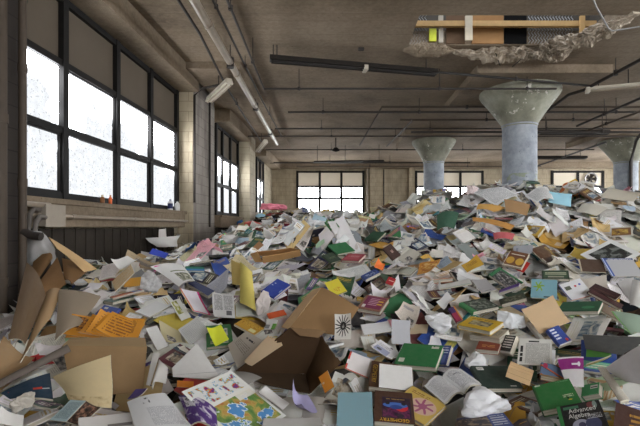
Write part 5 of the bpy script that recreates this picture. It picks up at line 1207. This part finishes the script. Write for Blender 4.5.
# --- crumpled things and bags
def film(name, c, a):
    k = NT(name, .25, .5); k.b.inputs['Base Color'].default_value = lin(c) + (1,); k.b.inputs['Transmission Weight'].default_value = a; k.b.inputs['Alpha'].default_value = .5
    return k.m
blob('crumpled_sheet', 'crumpled_paper', 'large crumpled white sheet between the dark green labelled book and the blue picture textbook', 'paper', (226, 226, 228), seed=0, lm='large crumpled sheet')
blob('pink_bag', 'plastic_bag', 'pink plastic bag at the far top of the heap by the window wall', 'bag', (226, 130, 148), seed=1, lm='pink plastic bag')
blob('coral_bag', 'plastic_bag', 'coral red plastic bag on the heap beyond the second window', 'bag', (232, 110, 100), seed=2, lm='coral plastic bag')
blob('blue_bag', 'plastic_bag', 'small blue plastic bag under the second window', 'bag', (62, 112, 176), seed=4)
blob('white_bag_wall', 'plastic_bag', 'grey-white plastic bag beside the grey pier', 'bag', (196, 192, 188), seed=5, lm='grey-white bag')
m = MB((-3.03, 4.16, 1.42)); vs = []; fs = []; nr_, nv_ = 44, 16
for j in range(nv_):
    v = j / (nv_ - 1); rad = .05 + .13 * math.sin(min(1., v * 1.5) * 1.57) * (1 - .25 * v)
    for i in range(nr_):
        th = 2 * math.pi * i / nr_
        rr = rad * (1 + .16 * v * math.sin(5 * th + 4 * v) + .1 * v * math.sin(9 * th - 6 * v) + .12 * mnoise.noise(Vector((math.cos(th) * 2, math.sin(th) * 2, v * 5))))
        vs.append((-3.03 + rr * 1.05 * math.cos(th) + .03 * v, 4.16 + rr * .55 * math.sin(th), 1.56 - .3 * v - .05 * v * math.sin(3 * th + 1)))
for j in range(nv_ - 1):
    for i in range(nr_): fs.append((j * nr_ + i, j * nr_ + (i + 1) % nr_, (j + 1) * nr_ + (i + 1) % nr_, (j + 1) * nr_ + i))
m.add(vs, fs, 0, None, True)
tag(m.build('plastic_bag', film('cloudy_film', (232, 230, 228), .25)), 'cloudy clear plastic bag caught on the pipe elbow of the near pier', 'bag')
blob('crumpled_small', 'crumpled_paper', 'torn white paper cup below the navy bag', 'paper', (200, 192, 180), seed=3)
blob('crumpled_small_two', 'crumpled_paper', 'cream crumpled paper between the navy bag and the ice-blue leaflet', 'paper', (196, 182, 156), seed=4)
blob('striped_bag', 'paper_bag', 'red and white striped bag poking up on the crest before the slim column', 'bag', (0, 0, 0), seed=1, mat=design((216, 196, 194), [('d', 0, 1, 7, .5, 0, 0, 1, 1, (196, 52, 76))]), lm='striped bag')
blob('pale_blue_bag', 'plastic_bag', 'pale blue plastic bag in front of the pink plastic bag', 'bag', (160, 200, 214), seed=3)
blob('crumpled_white_centre', 'crumpled_paper', 'loosely crumpled white sheets between the curled orange poster and the yellow photo book', 'paper', (222, 222, 224), seed=5, lm='crumpled sheets')
blob('crumpled_white_mid', 'crumpled_paper', 'crumpled white tissue above the dark green labelled book', 'paper', (222, 222, 222), seed=2)
blob('crumpled_white_right', 'crumpled_paper', 'crumpled white and grey sheet beside the tan manila folder', 'paper', (220, 222, 224), seed=1)
blob('white_plastic_left', 'plastic_bag', 'wrinkled grey-white plastic below the ochre folder', 'bag', (196, 194, 192), seed=0, lm='wrinkled plastic')
blob('crumpled_low', 'crumpled_paper', 'twisted pinkish white paper in front of the royal blue hardcover', 'paper', (206, 196, 190), seed=3)
blob('crumpled_low_two', 'crumpled_paper', 'small crumpled white paper on the lip of the torn carton', 'paper', (200, 198, 196), seed=4)
blob('crumpled_by_box', 'paper_box', 'white crushed paper box far up the middle of the heap', 'box', (200, 198, 194), seed=2, lm='white crushed box')
blob('crumpled_far', 'crumpled_paper', 'wide white crumple far back behind the coral plastic bag', 'paper', (224, 224, 224), seed=5)
blob('crumpled_far_two', 'crumpled_paper', 'white crumple far back before the first back window', 'paper', (222, 222, 222), seed=1)
blob('crumpled_far_three', 'crumpled_paper', 'small white crumple at the far crest under the back window', 'paper', (222, 222, 222), seed=0)
LAND += [('grey pier', -3., 9.6), ('second pier', -2.9, 14.), ('first back window group', -.5, 19.), ('large column', 3.93, 8.6), ('slim far column', 3.2, 13.6)]
# ------------------------------------------------------------------ loose things, let down one by one on the growing heap
HM = np.minimum(HM, CEILM - .03)
def ij(x, y): return int(round((x - GX0) / CS)), int(round((y - GY0) / CS))
def sample(x, y):
    i = np.clip(((x - GX0) / CS).round().astype(int), 0, NX - 1); j = np.clip(((y - GY0) / CS).round().astype(int), 0, NY - 1)
    return i, j
def foot(x, y, yaw, w, h, nu, nv):
    u = np.linspace(-.5, .5, nu)[:, None] * w; v = np.linspace(-.5, .5, nv)[None, :] * h
    c, s = math.cos(yaw), math.sin(yaw)
    return x + u * c - v * s, y + u * s + v * c, u + 0 * v, v + 0 * u

def blocked(X, Y):
    """inside a pier or a column"""
    if X.min() < -3.28 or Y.max() > 20.3 or X.max() > GX1 - .05: return True
    wl = X < -2.95
    if (wl & ((Y < 4.1) | ((Y > 8.6) & (Y < 10.25)) | ((Y > 13.65) & (Y < 14.7)))).any(): return True
    return any((np.hypot(X - a, Y - b) < .42).any() for a, b in ((3.93, 9.25), (3.2, 14.5), (9.83, 14.5)))

def settle(x, y, yaw, w, h, t, lean=.12, q=.9, tilt_sd=.13, tries=3):
    """returns (loc of top face centre, rotation matrix) or None when it would bury something laid out"""
    nu, nv = max(5, int(w / CS)), max(5, int(h / CS))
    X, Y, U, V = foot(x, y, yaw, w, h, nu, nv)
    if blocked(X, Y): return None
    i, j = sample(X, Y); Z = HM[i, j]
    A = np.stack([X.ravel() - x, Y.ravel() - y, np.ones(X.size)], 1)
    g = np.linalg.lstsq(A, Z.ravel(), rcond=None)[0]
    for k in range(tries):
        gx_, gy_ = g[0] * .8 + rnd.gauss(0, tilt_sd), g[1] * .8 + lean + rnd.gauss(0, tilt_sd)
        gx_, gy_ = max(-.8, min(.8, gx_)), max(-.7, min(.95, gy_))
        pl = gx_ * (X - x) + gy_ * (Y - y)
        off = np.quantile(Z - pl, q)
        top = pl + off + t
        if (top <= CEILM[i, j] + .004).all():
            nrm = Vector((-gx_, -gy_, 1)).normalized()
            ax = Vector((math.cos(yaw), math.sin(yaw), 0)); ax = (ax - nrm * ax.dot(nrm)).normalized()
            M = Matrix((ax, nrm.cross(ax), nrm)).transposed()
            HM[i, j] = np.maximum(Z, top)
            return Vector((x, y, off + t)), M
    return None

def drape(x, y, yaw, w, h, t, n=(8, 8), lean=.1, stiff=.5, curl=.2):
    nu, nv = max(6, int(w / CS) + 1), max(6, int(h / CS) + 1)
    X, Y, U, V = foot(x, y, yaw, w, h, nu, nv)
    if blocked(X, Y): return None
    i, j = sample(X, Y); Z = HM[i, j]
    A = np.stack([X.ravel() - x, Y.ravel() - y, np.ones(X.size)], 1)
    g = np.linalg.lstsq(A, Z.ravel(), rcond=None)[0]
    gx_ = max(-.8, min(.8, g[0] * .85 + rnd.gauss(0, .26))); gy_ = max(-.7, min(1., g[1] * .85 + lean + rnd.gauss(0, .26)))
    pl = gx_ * (X - x) + gy_ * (Y - y); off = np.quantile(Z - pl, .8)
    a, b, c = rnd.uniform(-1, 1), rnd.uniform(-1, 1), rnd.uniform(0, 6)
    d = np.maximum(0, a * U / w + b * V / h - .12)
    d2 = np.maximum(0, -b * U / w + a * V / h - .2)
    z = pl + off + curl * (d ** 2 * 2.4 * w + d2 ** 2 * 1.6 * w + .03 * w * np.sin(U / w * 5 + c) * np.cos(V / h * 4 + c))
    z = np.maximum(z, stiff * (pl + off) + (1 - stiff) * Z)
    for _ in range(3):      # paper bends softly
        zp = np.pad(z, 1, mode='edge'); zs = (zp[:-2, 1:-1] + zp[2:, 1:-1] + zp[1:-1, :-2] + zp[1:-1, 2:]) / 4
        z = np.maximum(.5 * z + .5 * zs, np.minimum(Z + .002, z + .01))
    z = z + t
    if not (z <= CEILM[i, j] + .004).all(): return None
    HM[i, j] = np.maximum(Z, z)
    # foreshortening of a tilted sheet: shrink the plan size is ignored, the sheet is simply that long
    si = np.linspace(0, nu - 1, min(n[0], nu)).round().astype(int); sj = np.linspace(0, nv - 1, min(n[1], nv)).round().astype(int)
    P = np.stack([X, Y, z], 2)[np.ix_(si, sj)]
    return P

PAPER_COL = [('white', (228, 226, 222), 56), ('off-white', (214, 208, 194), 16), ('pale grey', (182, 182, 184), 10), ('cream', (206, 192, 156), 7), ('tan', (182, 150, 108), 4), ('pale blue', (170, 192, 206), 3), ('pink', (222, 160, 170), 2), ('yellow', (222, 200, 90), 2), ('pale green', (170, 196, 160), 2)]
COVER_COL = [('dark green', (32, 72, 50), 11), ('green', (48, 116, 66), 8), ('blue', (44, 74, 150), 9), ('navy', (34, 40, 74), 10), ('red', (164, 42, 44), 6), ('maroon', (92, 38, 46), 8), ('brown', (96, 66, 46), 9), ('black', (30, 30, 32), 9), ('yellow', (210, 172, 56), 5), ('orange', (210, 112, 46), 4), ('teal', (40, 110, 116), 4), ('purple', (84, 56, 120), 4), ('grey', (120, 120, 122), 6), ('white', (224, 222, 218), 38), ('tan', (176, 142, 100), 5)]
BROWN_COL = [('tan', (182, 148, 104), 5), ('brown', (140, 106, 70), 4), ('pale tan', (204, 176, 134), 3)]
ENV_COL = [('manila', (206, 176, 122), 4), ('ochre', (198, 152, 70), 2), ('white', (226, 224, 220), 9), ('brown', (160, 124, 84), 2)]
FOLD_COL = [('manila', (206, 180, 130), 6), ('green', (60, 116, 74), 2), ('blue', (60, 90, 150), 2), ('red', (170, 60, 56), 2), ('yellow', (214, 190, 84), 2), ('grey', (130, 130, 132), 3), ('dark grey', (72, 72, 76), 2), ('white', (226, 224, 220), 9)]
def pick(tab):
    r = rnd.uniform(0, sum(t[2] for t in tab))
    for t in tab:
        r -= t[2]
        if r <= 0: return t
    return tab[-1]
def vary(c, a=14): 
    d = rnd.uniform(-a, a)
    return tuple(max(4, min(235, v + d + rnd.uniform(-4, 4))) for v in c)

def in_view(x, y): return -.86 * y - .1 < x < .76 * y + .15

# 1. deep litter nobody could count: small sheets and worn books in two meshes under and behind the rest
def litter_mat(name, rough, rules):
    k = NT(name, rough, .2)
    a = k.new('ShaderNodeAttribute'); a.attribute_name = 'tint'
    uvv, u, v = k.uv(); col = a.outputs['Color']
    if rules: col = k.mix(k.math('MULTIPLY', k.math('MULTIPLY', k.rect(u, v, .1, .1, .9, .9), k.text_lines(u, v, 16., uvv, .5)), .35), col, (.1, .1, .11))
    else: col = k.mix(k.math('MULTIPLY', k.math('MULTIPLY', k.rect(u, v, .15, .6, .85, .85), k.text_lines(u, v, 9., uvv, .45)), .6), col, (.6, .56, .42))
    nz = k.noise(k.pos(), 9., 4, .7)
    col = k.mix(k.math('MULTIPLY', k.math('SUBTRACT', nz, .42, clamp=True), .9), col, (.3, .27, .22))
    return k.color(col)
def litter_object(name, mb, tints, label, mat):
    o = mb.build(name, mat); me = o.data
    at = me.color_attributes.new('tint', 'FLOAT_COLOR', 'CORNER')
    arr = np.ones((len(me.loops), 4), np.float32); arr[:, :3] = np.repeat(np.array(tints, np.float32), [len(f) for f in mb.f], axis=0)
    at.data.foreach_set('color', arr.ravel())
    tag(o, label, 'litter', None, 'stuff')
PL, PT, BL, BT = MB(), [], MB(), []
def litter_sheet(x, y):
    w, h = rnd.choice(((.21, .28), (.21, .28), (.16, .24), (.28, .4), (.14, .2)))
    P = drape(x, y, rnd.uniform(0, 6.28), w, h, .002, (5, 5), lean=.1, curl=.3)
    if P is None: return
    n0 = len(PL.f); PL.grid(P); c = lin(vary(pick(PAPER_COL)[1])); PT.extend([c] * (len(PL.f) - n0))
def litter_book(x, y):
    w, h, t = rnd.choice(((.2, .26, .03), (.19, .25, .02), (.15, .22, .022), (.21, .28, .008), (.22, .28, .012)))
    r = settle(x, y, rnd.uniform(0, 6.28), w, h, t, tilt_sd=.2)
    if r is None: return
    p, M = r; n0 = len(BL.f)
    co = [p + M @ Vector((sx * w / 2, sy * h / 2, z)) for z in (-t, 0) for sx, sy in ((-1, -1), (1, -1), (1, 1), (-1, 1))]
    q = [(0, 0), (1, 0), (1, 1), (0, 1)]
    BL.add(co, [(0, 3, 2, 1), (4, 5, 6, 7), (0, 1, 5, 4), (1, 2, 6, 5), (2, 3, 7, 6), (3, 0, 4, 7)], 0, [q, q] + [[(0, 0)] * 4] * 4)
    c = lin(vary(pick(COVER_COL)[1])); pg = lin((206, 198, 180)); BT.extend([c, c, pg, pg, pg, c])
N_LITTER = 5700
for k in range(N_LITTER):
    y = math.sqrt(rnd.uniform(1.5 ** 2, 9.6 ** 2)) if k % 3 else rnd.uniform(8.5, 19.8)
    x = rnd.uniform(-.9, .9) * y + rnd.uniform(-.1, .35)
    if x < -3.2 or x > 9.5 or (y > 11 and x > 5) or (y < 6 and k % 3): continue
    (litter_book if rnd.random() < (.18 if y < 8 else .1) else litter_sheet)(x, y)
litter_object('paper_litter', PL, PT, 'deep mass of loose papers filling the heap under the nearer things', litter_mat('litter_paper', .75, True))
litter_object('book_litter', BL, BT, 'deep mass of worn books filling the heap under the nearer things', litter_mat('litter_cover', .55, False))
# the packed bed under it all, dark tones standing in for gap shade
bx = np.arange(0, NX, 3); by = np.arange(0, NY, 3)
Pb = np.stack([XX, YY, np.minimum(Hbase, CEILM - .05) - .03], 2)[np.ix_(bx, by)]
kb = NT('gap_shade_paper', .9, .1); pb = kb.pos()
vb = kb.new('ShaderNodeTexVoronoi'); vb.inputs['Scale'].default_value = 7.; kb.l.new(kb.mapv(pb, (1, 1, .4), rot=(0, 0, .6)), vb.inputs['Vector'])
sb = kb.new('ShaderNodeSeparateColor'); kb.l.new(vb.outputs['Color'], sb.inputs[0])
kb.color(kb.ramp(sb.outputs[0], [(0, lin((66, 60, 52))), (.35, lin((96, 92, 84))), (.6, lin((60, 50, 40))), (.75, lin((34, 38, 42))), (.88, lin((80, 64, 46)))], 'CONSTANT'))
tag(MB().grid(Pb).build('packed_paper_bed', kb.m), 'packed paper bed, coloured dark as shade in the gaps, under the heap', 'litter', None, 'stuff')

# 2. single things
LOOSE = []     # (object, kind words, colour name, shape word, x, y)
def colour(o, c): o.color = lin(vary(c)) + (1,)
def put(o, name, cname, extra, x, y, cat):
    o['category'] = cat; LOOSE.append((o, name, cname, extra, x, y))

BOOK_SIZES = [(.2, .26, .034, 'thick'), (.19, .245, .026, ''), (.215, .28, .04, 'thick'), (.15, .22, .024, 'small'), (.165, .235, .03, ''), (.24, .29, .022, 'large'), (.22, .27, .03, '')]
PB_SIZES = [(.21, .275, .014, 'thin'), (.14, .21, .02, 'small'), (.125, .19, .026, 'small thick'), (.2, .26, .018, ''), (.21, .28, .024, 'large')]
PROTO = {}
def proto_book(size, hard):
    key = (size, hard)
    if key not in PROTO:
        r = empty('book', (0, 0, 0)); c, p = book_parts(r, size[0], size[1], size[2], M_COVER, M_PAGES, hard)
        PROTO[key] = (c, p); r['proto'] = 1
    return PROTO[key]
def put_book(x, y, hard):
    size = rnd.choice(BOOK_SIZES if hard else PB_SIZES)
    yaw = rnd.gauss(0, .9) if rnd.random() < .6 else rnd.uniform(0, 6.28)
    r = settle(x, y, yaw, size[0], size[1], size[2], lean=.14, tilt_sd=.2, tries=4)
    if r is None: return False
    name = 'hardcover_book' if hard else 'paperback_book'
    e = empty(name, r[0], r[1].to_euler()); cn, cc, _ = pick(COVER_COL); col = lin(vary(cc)) + (1,)
    for src in proto_book(size, hard):
        o = src.copy(); o.parent = e; COL.objects.link(o); o.color = col
    put(e, ('hardcover book' if hard else 'paperback book'), cn, size[3], x, y, 'book'); return True
def put_open(x, y):
    w, h, t = .38, .26, .03
    r = settle(x, y, rnd.gauss(0, .8), w, h, t, lean=.16, tilt_sd=.18)
    if r is None: return False
    e = empty('open_book', r[0], r[1].to_euler()); cn, cc, _ = pick(COVER_COL)
    if 'open' not in PROTO:
        ms = []
        for sg in (-1, 1):
            n = 9; P = np.zeros((n, 4, 3))
            for i in range(n):
                u = i / (n - 1)
                for j in range(4):
                    xx = (u if sg > 0 else u - 1) * w / 2; d = abs(xx) / (w / 2)
                    P[i, j] = (xx, (j / 3 - .5) * h, .024 * math.sin(min(1, d * 1.2) * math.pi) * (1 - d * .4) - .006)
            ms.append(MB().grid(P, 0, 1, .014).mesh('page_block')); ms[-1].materials.append(M_PAPER); ms[-1].materials.append(M_PAGES)
        cv = MB().box(-w / 2 - .004, w / 2 + .004, -h / 2 - .004, h / 2 + .004, -t, -t + .004).mesh('cover'); cv.materials.append(M_COVER)
        PROTO['open'] = (ms, cv)
    ms, cv = PROTO['open']
    for me in ms: o = bpy.data.objects.new('page_block', me); COL.objects.link(o); o.parent = e; o.color = lin(vary((204, 200, 190))) + (1,)
    o = bpy.data.objects.new('cover', cv); COL.objects.link(o); o.parent = e; o.color = lin(cc) + (1,)
    put(e, 'open book', cn + ' backed' , '', x, y, 'book'); return True
ENVM = NT('envelope_paper', .75, .2)
_oi = ENVM.new('ShaderNodeObjectInfo'); _uv, _u, _v = ENVM.uv()
_fl = ENVM.math('LESS_THAN', ENVM.math('ABSOLUTE', ENVM.math('SUBTRACT', _v, ENVM.math('MULTIPLY_ADD', ENVM.math('ABSOLUTE', ENVM.math('SUBTRACT', _u, .5)), .7, .55))), .012)
_c = ENVM.mix(ENVM.math('MULTIPLY', _fl, .6), _oi.outputs['Color'], (.2, .16, .1)); ENVM.color(ENVM.mix(ENVM.math('MULTIPLY', ENVM.rect(_u, _v, .3, .25, .7, .45), .5), _c, (.62, .6, .56)))
FLAT = {   # kind: (object name, sizes, thickness, colours, material, category, stiffness, curl)
    'paper sheet': ('paper_sheet', ((.21, .28, ''), (.21, .28, ''), (.21, .297, ''), (.15, .21, 'small'), (.28, .42, 'large')), 0., PAPER_COL, M_PAPER, 'paper', .35, .5),
    'booklet': ('booklet', ((.21, .28, ''), (.17, .24, 'small'), (.22, .28, '')), .005, COVER_COL[12:14] + PAPER_COL[:4] + PAPER_COL[5:6], M_COVER, 'booklet', .7, .25),
    'magazine': ('magazine', ((.21, .28, ''), (.23, .3, 'large')), .005, COVER_COL + PAPER_COL[:2], M_COVER, 'magazine', .6, .3),
    'envelope': ('envelope', ((.24, .32, 'large'), (.23, .16, ''), (.24, .11, 'long')), .002, ENV_COL, ENVM.m, 'envelope', .65, .2),
    'folder': ('folder', ((.24, .3, ''), (.3, .24, '')), .003, FOLD_COL, M_PLAINPAPER, 'folder', .75, .2),
    'newspaper page': ('newspaper_page', ((.3, .42, ''), (.38, .3, '')), .002, PAPER_COL[1:4], M_PAPER, 'newspaper', .3, .5),
    'workbook': ('workbook', ((.21, .28, ''), (.22, .29, '')), .012, COVER_COL[:9] + COVER_COL[12:14], M_COVER, 'book', .85, .12),
    'paper scrap': ('paper_scrap', ((.1, .14, ''), (.14, .1, ''), (.08, .16, 'narrow'), (.12, .12, 'square')), 0., PAPER_COL + [('red', (180, 50, 46), 4), ('dark', (50, 46, 44), 6)], M_PLAINPAPER, 'paper', .5, .9),
    'leaflet': ('leaflet', ((.1, .21, 'narrow'), (.15, .21, '')), .001, PAPER_COL, M_PAPER, 'leaflet', .5, .7),
    'cardboard piece': ('cardboard_piece', ((.3, .22, ''), (.4, .26, 'large'), (.2, .16, 'small')), .006, BROWN_COL, M_CARD, 'cardboard', .9, .12),
}
def put_flat(kind, x, y):
    name, sizes, th, tab, mat, cat, stiff, curl = FLAT[kind]
    w, h, ex = rnd.choice(sizes); near = y < 7
    yaw = rnd.gauss(0, 1.) if rnd.random() < .6 else rnd.uniform(0, 6.28)
    P = drape(x, y, yaw, w, h, th + .001, (9, 9) if near else (6, 6), lean=.16 if near else .1, stiff=stiff, curl=curl * rnd.choice((.4, 1, 1.8)))
    if P is None: return False
    c = P.reshape(-1, 3).mean(0); m = MB(c); m.grid(P, 0, 1, th)
    o = m.build(name, [mat, M_PAGES if mat is M_COVER else mat]); cn, cc, _ = pick(tab); colour(o, cc)
    put(o, kind, cn, ex, x, y, cat); return True
CRM = [me.copy() for me in CR]
for me in CRM: me.materials.append(M_PLAINPAPER)
def put_crumple(x, y):
    s = rnd.uniform(.1, .2); i, j = ij(x, y)
    if not (3 < i < NX - 3 and 3 < j < NY - 3) or x < -3.15: return False
    z = HM[i - 2:i + 3, j - 2:j + 3].mean(); n = int(s / 2 / CS)
    if z + s * .6 > CEILM[i - n:i + n + 1, j - n:j + n + 1].min(): return False
    o = bpy.data.objects.new('crumpled_paper', rnd.choice(CRM)); COL.objects.link(o)
    o.location = (x, y, z + s * .2); o.scale = (s, s * rnd.uniform(.7, 1), s * rnd.uniform(.45, .7)); o.rotation_euler = (rnd.uniform(-.4, .4), rnd.uniform(-.4, .4), rnd.uniform(0, 6))
    cn, cc, _ = pick(PAPER_COL[:4]); colour(o, cc)
    HM[i - n:i + n + 1, j - n:j + n + 1] = np.maximum(HM[i - n:i + n + 1, j - n:j + n + 1], z + s * .25)
    put(o, 'crumpled paper', cn, 'small' if s < .14 else '', x, y, 'paper'); return True

want = {'paper sheet': 275, 'hardcover': 215, 'paperback': 170, 'booklet': 260, 'magazine': 140, 'envelope': 100, 'folder': 110, 'newspaper page': 60, 'workbook': 110, 'cardboard piece': 36, 'open': 40, 'crumple': 50, 'paper scrap': 190, 'leaflet': 90}
order = [k for k, n in want.items() for _ in range(n)]; rnd.shuffle(order)
order.sort(key=lambda k: 0 if k == 'cardboard piece' else 2 if k in ('paper scrap', 'leaflet') else 1)
for kind in order:
    for _ in range(14):
        far = rnd.random() < .12
        y = rnd.uniform(9, 17) if far else 1.75 + 7.2 * rnd.random() ** 1.25
        x = rnd.uniform(-.83, .76) * y if y < 9 else rnd.uniform(-3.1, 2.2)
        if x < -3.15: continue
        f = put_book(x, y, True) if kind == 'hardcover' else put_book(x, y, False) if kind == 'paperback' else put_open(x, y) if kind == 'open' else put_crumple(x, y) if kind == 'crumple' else put_flat(kind, x, y)
        if f: break
for key, v in PROTO.items():
    if key != 'open':
        for o in v: bpy.data.objects.remove(o)
for o in [o for o in bpy.data.objects if o.get('proto')]: bpy.data.objects.remove(o)

# 3. say which one each loose thing is, by the named thing it lies next to
LA = np.array([(a, b) for _, a, b in LAND])
ORD = ['nearest', 'second', 'third', 'fourth', 'fifth', 'sixth', 'seventh', 'eighth', 'ninth', 'tenth', 'eleventh', 'twelfth', 'thirteenth', 'fourteenth', 'fifteenth', 'sixteenth', 'seventeenth', 'eighteenth']
buckets = {}
for rec in LOOSE:
    o, kind, cn, ex, x, y = rec
    d = np.hypot(LA[:, 0] - x, LA[:, 1] - y); k = int(d.argmin()); dx, dy = x - LA[k, 0], y - LA[k, 1]
    rel = ('right of' if dx > 0 else 'left of') if abs(dx) > abs(dy) * .8 else ('behind' if dy > 0 else 'in front of')
    buckets.setdefault((kind, cn, ex, rel, k), []).append((float(d[k]), o))
PLURAL = {'paper sheet': 'loose paper sheets', 'hardcover book': 'hardcover books on the heap', 'paperback book': 'paperbacks on the heap'}
for (kind, cn, ex, rel, k), lst in buckets.items():
    lst.sort(key=lambda t: t[0])
    for n, (d, o) in enumerate(lst):
        base = ' '.join(t for t in (ex, cn, kind) if t)
        o['label'] = '%s %s the %s' % (base, rel, LAND[k][0]) if len(lst) == 1 else '%s, %s one %s the %s' % (base, ORD[min(n, 17)], rel, LAND[k][0])
        o['group'] = PLURAL.get(kind, kind + 's scattered on the heap')
GRP = {o.name.split('.')[0]: o['group'] for o in bpy.data.objects if o.get('group') and o.parent is None}
for o in bpy.data.objects:
    if o.parent is None and o.get('category') and not o.get('group') and o.name.split('.')[0] in GRP: o['group'] = GRP[o.name.split('.')[0]]
# ------------------------------------------------------------------ camera, light, exposure
cam = bpy.data.objects.new('camera', bpy.data.cameras.new('camera')); COL.objects.link(cam)
cam.location = (0, 0, 1.6); cam.rotation_euler = (R(90), 0, 0)
cam.data.sensor_width = 36; cam.data.lens = 420 / 640 * 36
cam.data.shift_x = -(341 - 320) / 640; cam.data.shift_y = (227 - 213) / 640
cam.data.clip_start = .05; cam.data.clip_end = 200
scene.camera = cam
w = bpy.data.worlds.new('World'); scene.world = w; w.use_nodes = True
w.node_tree.nodes['Background'].inputs[0].default_value = (.8, .88, 1, 1); w.node_tree.nodes['Background'].inputs[1].default_value = 2.5
scene.view_settings.view_transform = 'Standard'; scene.view_settings.look = 'None'
scene.view_settings.exposure = 0.7; scene.view_settings.gamma = 1; scene.view_settings.use_curve_mapping = False
scene.cycles.diffuse_bounces = 7; scene.cycles.max_bounces = 10
